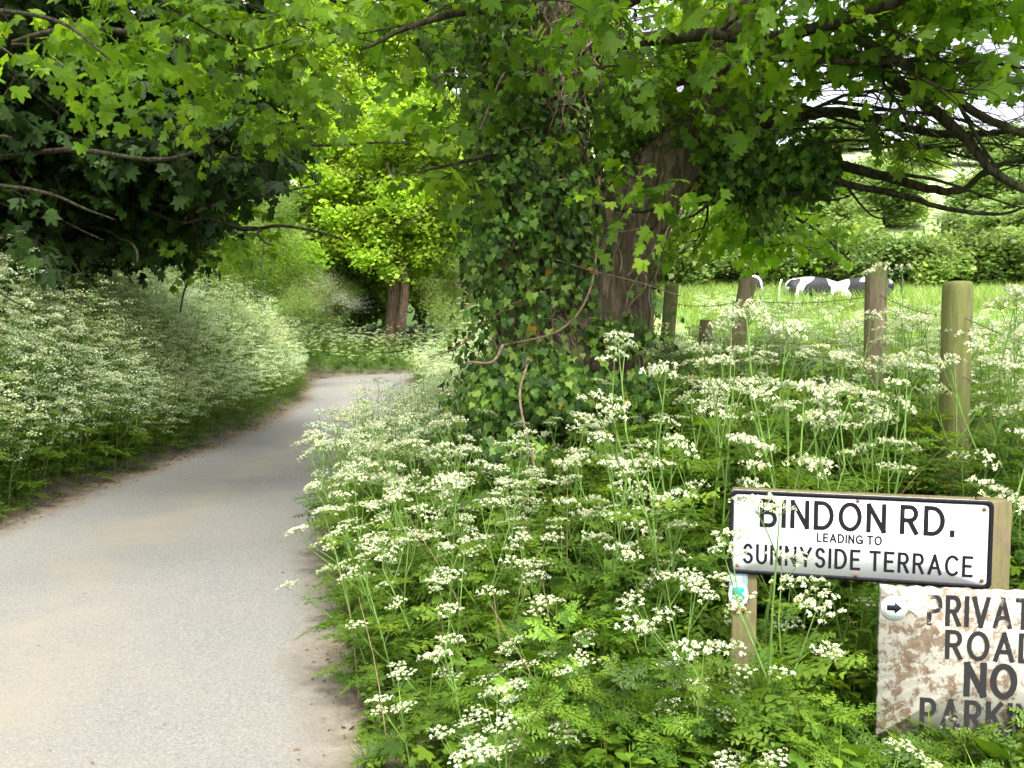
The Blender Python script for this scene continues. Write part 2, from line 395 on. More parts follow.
def spray(g, leaf, pairs=5, L=.42, size=.125):
    """leafy twig: base at origin, grows +Y; returns (leaf template, twig template)"""
    mb = MB(); tw = MB()
    k = pairs * 2 + 2
    line = np.array([(0, 0, 0), (.03 * g.normal(), L * .5, .03), (.05 * g.normal(), L, -.02 - .1 * g.random())])
    line = smooth_line(line, 5); tw.add(*tube(line, np.linspace(.0045, .0015, 5), 3, False))
    for i in range(k):
        u = .15 + .85 * (i // 2) / pairs if i < k - 2 else 1.0
        b = np.array([np.interp(u, np.linspace(0, 1, 5), line[:, j]) for j in range(3)])
        side = 1 if i % 2 else -1
        ang = side * g.uniform(35, 95) if i < k - 2 else side * g.uniform(5, 30)
        d = np.array([math.sin(R(ang)), math.cos(R(ang)), g.uniform(-.55, .25)]); d = unit(d)
        pl = g.uniform(.05, .11); q = b + d * pl
        s = size * g.uniform(.5, 1.3)
        f = unit(d + np.array([0, 0, -.45 + g.normal() * .35])); up = np.array([g.normal() * .45, g.normal() * .45, 1])
        Rm = frames(f[None], up)
        V, T = leaf; v, f2, _ = scatter((V, T, np.zeros(len(V))), q[None], Rm, s)
        mb.add(v, f2, g.random()); tw.add(*tube(np.array([b, q]), .0014, 3, False))
    return mb.tmpl(), tw.tmpl()
SPR = {k: [spray(np.random.default_rng(50 + i), lf, pr, L, sz) for i in range(5)] for k, lf, pr, L, sz in
       (('hi', SYC_HI, 5, .42, .090), ('lo', SYC_LO, 5, .42, .105), ('far', SYC_FAR, 5, .6, .13), ('hedge', (OV[0], OV[1][::2]), 8, .5, .07))}
def far_spray(g, n=26, rad=.42, size=.1, leaf=SYC_FAR):
    mb = MB(); P = g.normal(0, rad * .42, (n, 3)) * (1, 1, .75)
    v, f, r = scatter((leaf[0], leaf[1], np.zeros(len(leaf[0]))), P, rndmat(n, g, .7), size * g.uniform(.6, 1.3, n), g.random(n))
    mb.add(v, f, r); return mb.tmpl()
FARC = [far_spray(np.random.default_rng(80 + i)) for i in range(6)]
SMALLC = [far_spray(np.random.default_rng(90 + i), 34, .34, .055, (OV[0], OV[1][::2])) for i in range(6)]
FINEC = [far_spray(np.random.default_rng(95 + i), 46, .30, .035, (OV[0], OV[1][1::3])) for i in range(4)]

class Crown:
    def __init__(s, seed, open_side=False): s.g = np.random.default_rng(seed); s.L = MB(); s.T = MB(); s.open_side = open_side
    def sprays(s, P, D, kind='lo', scale=1.0, twigs=True, tone=None):
        P = np.asarray(P); g = s.g
        if s.open_side:      # the side towards the field is thinly leaved near the bottom
            k = ~((P[:, 0] > .27 * P[:, 1]) & (P[:, 2] < 1.6 + .30 * P[:, 1])) | (g.random(len(P)) < .16)
            P = P[k]; D = np.asarray(D)[k]; tone = None if tone is None else tone[k]
        n = len(P)
        which = g.integers(0, 5, n); sc = scale * g.uniform(.75, 1.25, n)
        up = np.column_stack([g.normal(0, .28, n), g.normal(0, .28, n), np.ones(n)])
        Rm = frames(unit(D), up); tone = g.random(n) * .35 if tone is None else tone
        for k in range(5):
            m = which == k
            if not m.any(): continue
            lt, tt = SPR[kind][k]
            s.L.add(*scatter(lt, P[m], Rm[m], sc[m], tone[m]))
            if twigs: s.T.add(*scatter(tt, P[m], Rm[m], sc[m]))
        return s
    def blob(s, c, r, n, kind='lo', scale=1.0, shell=.0, out=.8, droop=-.15, twigs=True):
        g = s.g; u = unit(g.normal(size=(n, 3))); rad = g.random(n) ** (1 / 3 if shell == 0 else 1 / (3 + 8 * shell))
        q = u * rad[:, None]; P = np.asarray(c) + q * np.asarray(r)
        a = g.uniform(0, 2 * math.pi, n)
        D = out * q + .6 * np.column_stack([np.cos(a), np.sin(a), np.zeros(n)]); D[:, 2] = D[:, 2] * .35 + droop + g.normal(0, .15, n)
        return s.sprays(P, D, kind, scale, twigs)
    def clumps(s, c, r, n, tm=None, scale=1.0, shell=.5, lumps=0):
        """distant foliage: leafy clumps gathered on sub-lobes of an ellipsoid"""
        g = s.g; tm = tm or FARC; c = np.asarray(c, dtype=float); r = np.asarray(r, dtype=float)
        if lumps:
            lc = unit(g.normal(size=(lumps, 3))) * g.uniform(.45, .9, (lumps, 1)); lr = g.uniform(.25, .5, lumps); lw = g.random(lumps)
            k = g.integers(0, lumps, n); u = unit(g.normal(size=(n, 3))) * (g.random(n) ** .35)[:, None]
            q = lc[k] + u * lr[k][:, None]; tone = lw[k] * .45 + g.random(n) * .2
        else:
            q = unit(g.normal(size=(n, 3))) * (g.random(n) ** (1 / (3 + 6 * shell)))[:, None]; tone = g.random(n) * .5
        P = c + q * r; which = g.integers(0, len(tm), n); sc = scale * g.uniform(.6, 1.35, n); Rm = rotz(g.uniform(0, 6.28, n))
        for j in range(len(tm)):
            m = which == j
            if m.any(): s.L.add(*scatter(tm[j], P[m], Rm[m], sc[m], tone[m]))
        return s

def limb_mesh(lines, seg=8, rough=0.0, g=None):
    mb = MB()
    for P, r in lines:
        q, rr = smooth_line(P, max(6, len(P) * 5), r)
        if rough: q = q + (g or rng).normal(0, 1, q.shape) * rough * rr[:, None]
        mb.add(*tube(q, rr, seg))
    return mb

def branch_out(g, start, direc, L, r, depth=2, gravity=-.05):
    """recursive twiggy branch; returns list of lines"""
    lines = []; n = 5; P = [np.asarray(start, dtype=float)]; d = unit(direc)
    for i in range(n):
        d = unit(d + g.normal(0, .16, 3) + np.array([0, 0, gravity])); P.append(P[-1] + d * L / n)
    lines.append((np.array(P), np.linspace(r, r * .35, n + 1)))
    if depth > 0:
        for i in range(1, n + 1):
            for _ in range(1 if depth > 1 else 2):
                nd = unit(d + g.normal(0, .6, 3) * (1, 1, .5)); lines += branch_out(g, P[i], nd, L * g.uniform(.35, .6), r * .45, depth - 1, gravity)
    return lines

# ------------------------------------------------------------------ the ivy-clad sycamore
def sycamore():
    g = np.random.default_rng(3)
    root = empty('sycamore_tree', (.38, 6.3, gz(.38, 6.3)), label='broad old sycamore with forked brown trunk on the verge beside the fence', cat='tree')
    off = np.array(root.location)
    def bark_tube(P, r, seg=36, n=40, flute=.10):
        q, rr = smooth_line(P, n, r); V, F = tube(q, rr, seg)
        K = n * seg; idx = np.arange(K); ring = idx // seg; a = (idx % seg) / seg * 2 * math.pi
        c = q[ring]; dv = V[:K] - c
        k = 1 + flute * np.sin(a * 3 + ring * .05 + .6) + flute * .6 * np.sin(a * 7 - ring * .11) + .03 * np.sin(a * 13 + ring * .9) + g.normal(0, .012, K)
        V[:K] = c + dv * k[:, None]; return V, F
    tr = MB()
    tr.add(*bark_tube([(.36, 6.3, .3), (.37, 6.3, .8), (.38, 6.3, 1.3), (.30, 6.3, 1.8), (.18, 6.3, 2.6), (.16, 6.3, 3.3), (.22, 6.35, 4.6), (.30, 6.45, 6.4), (.2, 6.5, 8.6)],
                      [.70, .58, .50, .42, .33, .31, .28, .22, .10]))
    tr.V[-1] -= off
    obj('trunk', tr.mesh('trunk', M['bark'], True), root)
    lb = MB()
    lb.add(*bark_tube([W(585, 370, 6.2), W(598, 310, 6.2), W(612, 255, 6.2), W(645, 195, 6.2), W(686, 145, 6.2), W(715, 80, 6.15), W(760, 0, 6.1), (2.5, 5.9, 4.6), (3.4, 5.6, 5.5), (4.2, 5.4, 6.2)],
                      [.40, .34, .29, .25, .19, .16, .14, .12, .08, .04], 28, 34, .06))
    lb.V[-1] -= off
    obj('limb', lb.mesh('limb', M['bark'], True), root)
    lb2 = MB(); lb2.add(*bark_tube([W(705, 150, 6.25), W(750, 162, 6.2), W(800, 164, 6.0), W(840, 163, 5.9)], [.15, .12, .085, .04], 16, 16, .05)); lb2.V[-1] -= off
    obj('limb', lb2.mesh('limb', M['bark'], True), root)
    # drawn branches
    L = []
    def br(pts, r0, r1):
        P = np.array([W(*p) for p in pts]); L.append((P, np.linspace(r0, r1, len(P))))
    br([(575, 75, 6.2), (600, 48, 6.0), (650, 40, 5.7), (700, 35, 5.5), (770, 36, 5.3), (832, 24, 5.0), (900, 0, 4.6), (980, -40, 4.3)], .055, .02)
    br([(760, -120, 5.9), (800, -40, 5.6), (820, 0, 5.3), (832, 24, 5.2), (880, 50, 5.0), (930, 80, 4.9), (975, 112, 4.8), (1030, 135, 4.7), (1120, 150, 4.5)], .035, .018)
    br([(740, 60, 6.1), (800, 50, 5.7), (870, 66, 5.3), (915, 95, 5.1), (965, 138, 5.0), (990, 168, 4.9), (1030, 193, 4.8), (1090, 215, 4.6)], .05, .014)
    br([(720, 130, 6.3), (755, 124, 6.1), (785, 120, 6.0), (830, 112, 5.8), (880, 120, 5.6), (930, 133, 5.4), (985, 134, 5.2), (1040, 128, 5.0)], .05, .012)
    br([(830, 163, 5.9), (880, 175, 5.7), (930, 189, 5.5), (962, 190, 5.4), (985, 172, 5.3), (1020, 160, 5.2), (1060, 165, 5.0)], .035, .008)
    br([(805, 168, 5.95), (850, 185, 5.7), (900, 195, 5.5), (950, 209, 5.3), (1000, 214, 5.2), (1030, 205, 5.1)], .028, .005)
    br([(770, 185, 6.0), (800, 196, 5.9), (830, 200, 5.8), (850, 196, 5.7)], .014, .004)
    br([(848, 188, 5.7), (862, 206, 5.7), (878, 218, 5.6), (905, 216, 5.5)], .009, .003)
    br([(930, 40, 5.2), (945, 75, 5.1), (965, 115, 5.0), (985, 150, 4.9), (1000, 172, 4.9)], .016, .006)
    br([(600, 195, 5.9), (622, 209, 5.8), (645, 210, 5.7), (662, 206, 5.65), (655, 222, 5.65), (643, 246, 5.7)], .022, .012)
    br([(560, 85, 6.0), (600, 68, 5.7), (650, 62, 5.5)], .012, .004)
    br([(640, 88, 6.0), (700, 78, 5.6), (760, 60, 5.3), (850, 62, 5.0), (960, 60, 4.7), (1040, 70, 4.4)], .028, .008)
    br([(560, 30, 6.2), (500, 10, 5.8), (430, 20, 5.3), (360, 50, 5.0)], .04, .008)
    br([(540, 120, 6.2), (500, 150, 5.8), (450, 165, 5.5), (400, 175, 5.3)], .02, .004)
    for k in range(16):
        x_ = g.uniform(750, 900); y_ = g.uniform(45, 178); d_ = 6.0 - (x_ - 750) / 300; dx = g.uniform(120, 230); dy = g.uniform(-5, 55)
        br([(x_, y_, d_), (x_ + dx * .35, y_ + dy * .2 + g.normal(0, 7), d_ - .2), (x_ + dx * .7, y_ + dy * .6 + g.normal(0, 7), d_ - .45), (x_ + dx, y_ + dy, d_ - .6)], g.uniform(.008, .017), .003)
    sub = []
    for P, r in list(L):
        q, rr = smooth_line(P, 14, r)
        for i in range(4, 14, 2):
            if rr[i] < .004: continue
            d = unit(q[min(i + 1, 13)] - q[i - 1])
            sub += branch_out(g, q[i], unit(d + g.normal(0, .55, 3) * (1, 1, .5)), g.uniform(.45, .95), max(.004, rr[i] * .4), 1, -.03)
    # low drooping boughs behind the trunk
    low = []
    for k in range(5):
        st = W(690 + 14 * k, 165 + 5 * k, 6.6 + .2 * k)
        low += branch_out(g, st, np.array([.35 + .1 * k, .9 - .05 * k, -.18 - .02 * k]), g.uniform(1.9, 2.8), .028, 2, -.02)
    # boughs reaching overhead
    top = []
    for k in range(22):
        a = k * 2.4; h = 3.6 + 4.2 * (k / 22)
        d = np.array([math.cos(a), math.sin(a), .35 + .3 * g.random()]); s0 = np.array([.22, 6.38, h])
        if d[0] > .2 and k % 3: s0 = np.array([2.2, 6.0, 4.1]); 
        top += branch_out(g, s0, d, g.uniform(3, 5), .07, 2, -.035)
    sub = [l for l in sub if l[0][-1][2] > 2.45 and l[0][:, 2].min() > 2.3]
    low = [l for l in low if l[0][-1][2] > 1.62 + .075 * l[0][-1][1] and l[0][-1][0] < .38 * l[0][-1][1]]
    bm_ = limb_mesh(L, 8, .1, g)
    for P, r in sub + low + [l for l in top[::3] if l[0][-1][2] > 3.0 + .1 * l[0][-1][1]]: bm_.add(*tube(P, r, 4, False))
    C = Crown(4, True)
    # leaves on the branches
    def along(lines, per, spread, kind, scale=1.0, underside=-9):
        Ps = []; Ds = []
        for P, r in lines:
            if r[-1] > .02: continue
            for i in range(1, len(P)):
                for _ in range(per):
                    u = g.random(); b = P[i - 1] * (1 - u) + P[i] * u
                    d = unit(P[i] - P[i - 1]) + g.normal(0, .7, 3) * (1, 1, .3) + np.array([0, 0, -.1])
                    Ps.append(b + g.normal(0, spread, 3)); Ds.append(d)
        Ps = np.array(Ps); Ds = np.array(Ds); k = (Ps[:, 2] > underside + .12 * Ps[:, 1]); C.sprays(Ps[k], Ds[k], kind, scale)
    def thin(lines, f): return [l for l in lines if g.random() < f]
    along(thin(sub, .022), 1, .04, 'hi', .75)
    along(thin(top, .10), 1, .12, 'lo', 1.1, 3.1)
    for (px, py, d, r, n) in [
        (600, -30, 5.4, (1.0, 1.0, .5), 60), (700, 15, 5.0, (.9, .8, .35), 70), (790, 0, 4.8, (.8, .7, .35), 70), (880, 10, 4.7, (.8, .8, .24), 70),
        (980, 20, 4.6, (.6, .8, .34), 70), (760, 60, 5.6, (.9, .9, .25), 55), (860, 55, 6.4, (1.0, 1.0, .22), 30), (1000, 50, 4.8, (.30, .6, .2), 16), (640, 70, 5.3, (.5, .5, .3), 26), (450, 70, 6.0, (.32, .7, .55), 36), (470, -10, 5.7, (.6, .6, .3), 34),
        (450, 165, 6.0, (.22, .5, .35), 14), (850, 110, 8.0, (.6, .5, .15), 8), (790, 130, 7.6, (.3, .5, .2), 8), (930, -60, 4.4, (1.0, .8, .3), 30),
        (380, 10, 5.4, (.4, .5, .18), 12), (1090, 60, 4.8, (.6, 1, .7), 50), (905, 200, 5.6, (.3, .3, .05), 3), (700, 85, 5.5, (.35, .4, .2), 16)]:
        C.blob(W(px, py, d), r, int(n * .30), 'hi', .88)
    for c, r, n in [((1.0, 5.2, 7.0), (4.2, 3.6, 1.9), 230), ((-.6, 7.4, 5.9), (2.0, 2.0, 1.2), 70), ((3.6, 5.4, 5.9), (2.4, 2.2, 1.0), 70)]:
        C.blob(c, r, n, 'lo', 1.25, shell=.35)
    # single large-leaved sprigs by the snapped branch
    C.sprays(np.array([W(640, 208, 5.6), W(655, 200, 5.6), W(618, 210, 5.6), W(600, 190, 5.7), W(575, 170, 5.6), W(690, 95, 5.2)]),
             np.array([(.2, -.4, .3), (.5, -.3, -.5), (-.3, -.4, -.4), (.3, -.5, .2), (-.3, -.5, .3), (.4, -.3, -.4)]), 'hi', .75, tone=np.full(6, .6))
    for k, (p_, d_) in enumerate([(W(632, 214, 5.2), (-.1, -.6, .5)), (W(650, 206, 5.2), (.7, -.3, .1)), (W(655, 226, 5.2), (-.2, -.6, -.4)), (W(612, 200, 5.3), (-.7, -.3, .1))]):
        S = Crown(14 + k); S.sprays(np.array([p_]), np.array([d_], dtype=float), 'hi', .68, tone=np.full(1, .7))
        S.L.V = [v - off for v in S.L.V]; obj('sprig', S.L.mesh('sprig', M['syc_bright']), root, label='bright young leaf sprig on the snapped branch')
    C.L.V = [v - off for v in C.L.V]; C.T.V = [v - off for v in C.T.V]; bm_.V = [v - off for v in bm_.V]
    bm_.add(*C.T.tmpl()[:2])
    obj('branches', bm_.mesh('branches', M['branch'], False), root)
    obj('crown', C.L.mesh('crown', M['syc'], False), root)
    # low bough foliage, lighter and finer
    C2 = Crown(6)
    Ps = []; Ds = []
    for P, r in low:
        if r[0] > .02: continue
        for i in range(1, len(P)):
            if P[i][0] < .36 * P[i][1] and P[i][2] > 1.62 + .085 * P[i][1] and g.random() < .30: Ps.append(P[i] + g.normal(0, .06, 3)); Ds.append(unit(P[i] - P[i - 1]) + g.normal(0, .5, 3) * (1, 1, .2))
    C2.sprays(np.array(Ps), np.array(Ds), 'lo', .62)
    C2.L.V = [v - off for v in C2.L.V]
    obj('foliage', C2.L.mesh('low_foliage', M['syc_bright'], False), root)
    return tr, lb, lb2, off
TR, LB, LB2, TOFF = sycamore()

# ------------------------------------------------------------------ ivy on the sycamore
def ivy():
    g = np.random.default_rng(9)
    root = empty('ivy_plant', (.1, 5.7, gz(.1, 5.7)), label='dense ivy climbing the forked sycamore trunk with bare woody vines', cat='ivy')
    off = np.array(root.location)
    V = TR.V[0] + TOFF; K = 40 * 36; V = V[:K].reshape(40, 36, 3); cen = V.mean(1)
    V2 = LB.V[0] + TOFF; V2 = V2[:34 * 28].reshape(34, 28, 3); cen2 = V2.mean(1)
    V3 = LB2.V[0] + TOFF; V3 = V3[:16 * 16].reshape(16, 16, 3); cen3 = V3.mean(1)
    P = []; D = []; S = []
    def cover(V, cen, n, ok, off_r):
        c = 0; m = 0
        while c < n and m < n * 20:
            m += 1
            i = g.integers(0, len(V) - 1); j = g.integers(0, V.shape[1]); u = g.random(); j2 = (j + 1) % V.shape[1]; w = g.random()
            p = (V[i, j] * (1 - w) + V[i, j2] * w) * (1 - u) + (V[i + 1, j] * (1 - w) + V[i + 1, j2] * w) * u
            cc = cen[i] * (1 - u) + cen[i + 1] * u; nrm = unit(p - cc)
            k = ok(p, nrm)
            if g.random() > k: continue
            P.append(p + nrm * (g.random() ** 1.6 * off_r + .015)); D.append(nrm); c += 1
    def lump(p): return .5 + .5 * math.sin(p[2] * 3.1 + p[0] * 7) * math.sin(p[2] * 1.3 + p[0] * 3 + 1)
    def ok1(p, n):
        z = p[2]
        if z < 2.0 and n[0] > .35 and n[1] < .5: return .10        # bare bark showing at the fork
        if z < 2.4 and n[0] > .55: return .15
        return .3 + .7 * lump(p)
    cover(V, cen, 9500, ok1, .36)
    cover(V2, cen2, 1100, lambda p, n: (.06 if n[1] < .3 and p[2] < 2.8 else .5) * (1 if p[2] < 3.6 else .4), .16)
    cover(V3, cen3, 2000, lambda p, n: .8 if n[2] < .3 else .5, .20)
    P = np.array(P); D = np.array(D)
    # outlying sheets of ivy: left flank, foot of the tree and the bank, hanging beneath the limb
    def cloud(c, r, n, dd=(0, -1, .2)):
        q = unit(g.normal(size=(n, 3))) * (g.random(n) ** .4)[:, None]; return np.asarray(c) + q * r, unit(q + np.asarray(dd))
    parts = [cloud(W(505, 230, 6.0), (.32, .5, .75), 1500), cloud(W(500, 130, 6.1), (.30, .4, .7), 900), cloud(W(480, 30, 6.1), (.4, .5, .6), 700),
             cloud(W(530, 390, 5.7), (.42, .45, .30), 1300), cloud(W(515, 455, 5.2), (.25, .3, .16), 260), cloud(W(620, 400, 5.7), (.75, .35, .22), 1200),
             cloud(W(620, 335, 5.8), (.25, .2, .14), 300), cloud(W(640, 100, 6.4), (.5, .4, .6), 1300), cloud(W(745, 120, 6.5), (.45, .4, .35), 900),
             cloud(W(745, 185, 6.2), (.45, .25, .14), 700), cloud(W(765, 215, 6.1), (.10, .15, .2), 160), cloud(W(560, 250, 5.9), (.28, .25, .6), 900)]
    P = np.vstack([P] + [p for p, _ in parts]); D = np.vstack([D] + [d for _, d in parts])
    n = len(P); f = unit(D * .5 + np.column_stack([g.normal(0, .5, n), g.normal(0, .4, n), np.full(n, -.7)])); up = D + g.normal(0, .35, (n, 3))
    v, F, r = scatter((IVY[0], IVY[1], np.zeros(len(IVY[0]))), P - off, frames(f, up), g.uniform(.018, .056, n), g.random(n))
    obj('leaves', to_mesh('ivy_leaves', v, F, M['ivy'], r), root)
    ym = g.random(n) < .0012; v, F, r = scatter((IVY[0], IVY[1], np.zeros(len(IVY[0]))), P[ym] + D[ym] * .04 - off, frames(f[ym], up[ym]), g.uniform(.05, .07, ym.sum()), g.random(ym.sum()))
    obj('yellow_leaves', to_mesh('ivy_yellow', v, F, M['yellow_leaf'], r), root, label='yellowing ivy leaves among the green')
    # woody vines creeping up the bark
    vm = MB()
    def vine(V, cen, i0, j0, i1, rad, drift, lift=.02):
        pts = []; j = float(j0)
        for i in range(i0, i1):
            j += g.normal(drift, .55); a = int(math.floor(j)) % V.shape[1]; b = (a + 1) % V.shape[1]; w = j - math.floor(j)
            p = V[i, a] * (1 - w) + V[i, b] * w; pts.append(p + unit(p - cen[i]) * (lift + abs(g.normal(0, .02))))
        if len(pts) > 3:
            q = smooth_line(np.array(pts), len(pts) * 3); vm.add(*tube(q - off, rad * np.linspace(1, .6, len(q)), 5))
    for k in range(64):
        i0 = int(g.integers(0, 16)); vine(V, cen, i0, g.uniform(0, 36), min(39, i0 + int(g.integers(10, 26))), g.uniform(.005, .014), g.normal(0, .25))
    for k in range(22):
        i0 = int(g.integers(0, 8)); vine(V2, cen2, i0, g.uniform(0, 28), min(33, i0 + int(g.integers(6, 14))), g.uniform(.004, .010), g.normal(0, .3))
    # tangle of bare stems in front of the upper trunk
    for k in range(46):
        px = 565 + g.normal(0, 14); py0 = g.uniform(-20, 20); py1 = py0 + g.uniform(50, 130)
        pts = [W(px + g.normal(0, 6) + (py - py0) * g.normal(-.05, .08), py, 5.86 + g.normal(0, .03)) for py in np.linspace(py0, py1, 6)]
        vm.add(*tube(smooth_line(np.array(pts), 16) - off, g.uniform(.003, .009), 5))
    for k in range(26):
        a = W(g.uniform(455, 640), g.uniform(20, 340), 5.8 + g.normal(0, .08)); d = np.array([g.normal(0, .22), -.05 * g.random(), g.normal(0, .16)])
        vm.add(*tube(smooth_line(np.array([a, a + d * .5 + g.normal(0, .03, 3), a + d, a + d * 1.5 + g.normal(0, .05, 3)]), 12) - off, g.uniform(.002, .006), 4))
    for pts in ([(505, 345, 5.7), (560, 330, 5.6), (590, 290, 5.6), (600, 215, 5.75)], [(470, 362, 5.2), (492, 362, 5.1), (503, 345, 5.2)], [(535, 470, 4.9), (520, 400, 5.1), (527, 365, 5.2)],
                [(480, 130, 5.6), (505, 72, 5.7), (530, 58, 5.75), (545, 62, 5.8)], [(560, 85, 5.7), (575, 55, 5.7), (570, 20, 5.7)]):
        vm.add(*tube(smooth_line(np.array([W(*p) for p in pts]), 22) - off, .008, 6))
    obj('vine_stems', vm.mesh('vine_stems', M['vine'], True), root)
ivy()

# ------------------------------------------------------------------ other trees
def trunk_mesh(lines, mat, off, seg=10):
    mb = MB(); g = np.random.default_rng(1)
    for P, r in lines:
        q, rr = smooth_line(np.array(P, dtype=float), 14, r); mb.add(*tube(q - off, rr * (1 + g.normal(0, .03, 14)), seg))
    return mb.mesh('trunk', mat, True)

def left_sycamore():
    g = np.random.default_rng(21)
    b = np.array([-7.2, 11.0, gz(-7.2, 11.0)])
    root = empty('sycamore_tree', b, label='dark shaded sycamore overhanging the white flowered bank on the outer side of the lane', cat='tree')
    lines = [([b, b + (.1, 0, 1.5), b + (.3, -.2, 3.5), b + (.2, .1, 6), b + (.4, 0, 8)], [.32, .27, .22, .15, .06])]
    for k in range(26):
        a = g.uniform(-1.2, 1.4) if k % 2 else g.uniform(0, 6.28); s = b + np.array([.25, -.1, 1.6 + 5 * g.random()])
        lines += branch_out(g, s, np.array([math.cos(a), math.sin(a) * .8 - .3, .15]), g.uniform(2.5, 4.2), .06, 1, -.04)
    mb = MB()
    for i, (P, r) in enumerate(lines):
        q, rr = smooth_line(np.array(P, dtype=float), 12, r); mb.add(*tube(q - b, rr, 10 if i == 0 else 5))
    # arching branch that reaches over the lane
    reach = []
    for pts, r in (([(-30, 60, 10), (60, 30, 8.5), (150, 35, 7.8), (235, 52, 7.3), (290, 40, 7)], .04), ([(-60, 170, 10.5), (60, 150, 9.5), (160, 160, 9.0), (215, 140, 8.8), (250, 108, 8.6)], .04),
                   ([(-80, 10, 7), (-10, 10, 5.6), (60, 22, 5.0), (110, 60, 4.9)], .02), ([(200, -80, 7), (270, -20, 7), (330, 0, 7.5), (400, 10, 8)], .035), ([(100, -60, 6.5), (160, 0, 6.4), (235, 45, 6.4)], .02)):
        P = np.array([W(*p) for p in pts]); reach.append((P, np.linspace(r, .006, len(P))))
        q, rr = smooth_line(P, 16, reach[-1][1]); mb.add(*tube(q - b, rr, 6))
    C = Crown(22)
    for (px, py, d, r, n) in [(30, 60, 11.5, (2.6, 1.8, 1.7), 420), (60, 150, 11.5, (2.3, 1.6, 1.3), 420), (150, 110, 11.5, (1.5, 1.4, 1.3), 200), (0, 150, 12, (2.4, 1.5, 1.1), 240),
                              (150, 195, 12.0, (.9, 1.0, .7), 130), (215, 150, 10.5, (.85, .9, .25), 70), (90, 190, 12.5, (1.4, 1.0, .6), 160),
                              (-80, 100, 10, (2, 2, 2.5), 260), (20, -100, 11, (3, 2, 1.8), 300)]:
        C.blob(W(px, py, d), r, n, 'lo', 1.15, shell=.2)
    C.L.V = [v - b for v in C.L.V]; C.T.V = [v - b for v in C.T.V]
    mb.add(*C.T.tmpl()[:2]); obj('branches', mb.mesh('branches', M['branch'], False), root)
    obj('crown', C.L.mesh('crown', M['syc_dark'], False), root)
    C = Crown(23)
    for (px, py, d, r, n, kd) in [(22, 14, 4.9, (.22, .35, .10), 9, 'hi'), (85, 78, 5.0, (.16, .3, .14), 8, 'hi'), (55, 50, 5.0, (.12, .2, .08), 4, 'hi'), (175, 45, 6.6, (.65, .6, .28), 50, 'hi'), (120, 40, 6.0, (.4, .5, .2), 20, 'hi'),
                                  (235, 70, 7.2, (.7, .7, .42), 70, 'hi'), (230, 120, 8.4, (.6, .6, .30), 34, 'hi'), (290, 20, 7.4, (.9, .8, .30), 75, 'hi'), (330, 40, 8.2, (.6, .9, .3), 36, 'lo'), (280, 95, 8.6, (.5, .8, .35), 24, 'lo'),
                                  (180, 240, 11.5, (.35, .4, .25), 10, 'lo'), (235, 240, 11.5, (.8, .6, .5), 30, 'lo'), (160, 0, 7, (1.0, .8, .25), 40, 'hi'), (405, 190, 5.2, (.07, .1, .07), 3, 'hi'), (400, 20, 5.6, (.25, .4, .2), 12, 'hi')]:
        C.blob(W(px, py, d), r, int(n * .36), kd, .9)
    C.L.V = [v - b for v in C.L.V]
    obj('foliage', C.L.mesh('sun_tinted_sprays', M['syc'], False), root, label='sunlit outer leaf sprays reaching over the lane')  # lit look painted by a lighter leaf colour than the dark crown
left_sycamore()

def far_tree(name, label, px, base_y_world, Y, blobs, mat, trunk_r=.2, group=None, tm=None, scale=1.0, bark='bark_far', seed=0, h=None, second=None, cat='tree', lumps=9):
    x = W(px, 300, Y)[0]; b = np.array([x, Y, gz(x, Y)])
    root = empty(name, b, label=label, cat=cat, group=group)
    g = np.random.default_rng(seed); top = max(W(p[0], p[1], Y + p[2])[2] for p in blobs)
    h = h or (top - b[2]) * .8
    L = [([b, b + (.1, 0, h * .3), b + (-.05, 0, h * .6), b + (.1, 0, h)], [trunk_r, trunk_r * .75, trunk_r * .5, .03])]
    for k in range(9):
        a = g.uniform(0, 6.28); L += branch_out(g, b + (0, 0, h * g.uniform(.6, .95)), np.array([math.cos(a), math.sin(a), 1.2]), h * .2, trunk_r * .22, 0, 0)
    mb = MB()
    for i, (P, r) in enumerate(L): q, rr = smooth_line(np.array(P, dtype=float), 10, r); mb.add(*tube(q - b, rr, 10 if i == 0 else 4))
    if second is not None: q, rr = smooth_line(np.array(second[0]), 10, second[1]); mb.add(*tube(q - b, rr, 10))
    obj('trunk', mb.mesh('trunk', M[bark], True), root)
    C = Crown(seed + 100)
    for (bx, by, dy, r, n) in blobs: C.clumps(W(bx, by, Y + dy), r, n, tm, scale, lumps=lumps)
    C.L.V = [v - b for v in C.L.V]
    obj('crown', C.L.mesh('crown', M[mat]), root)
    return root

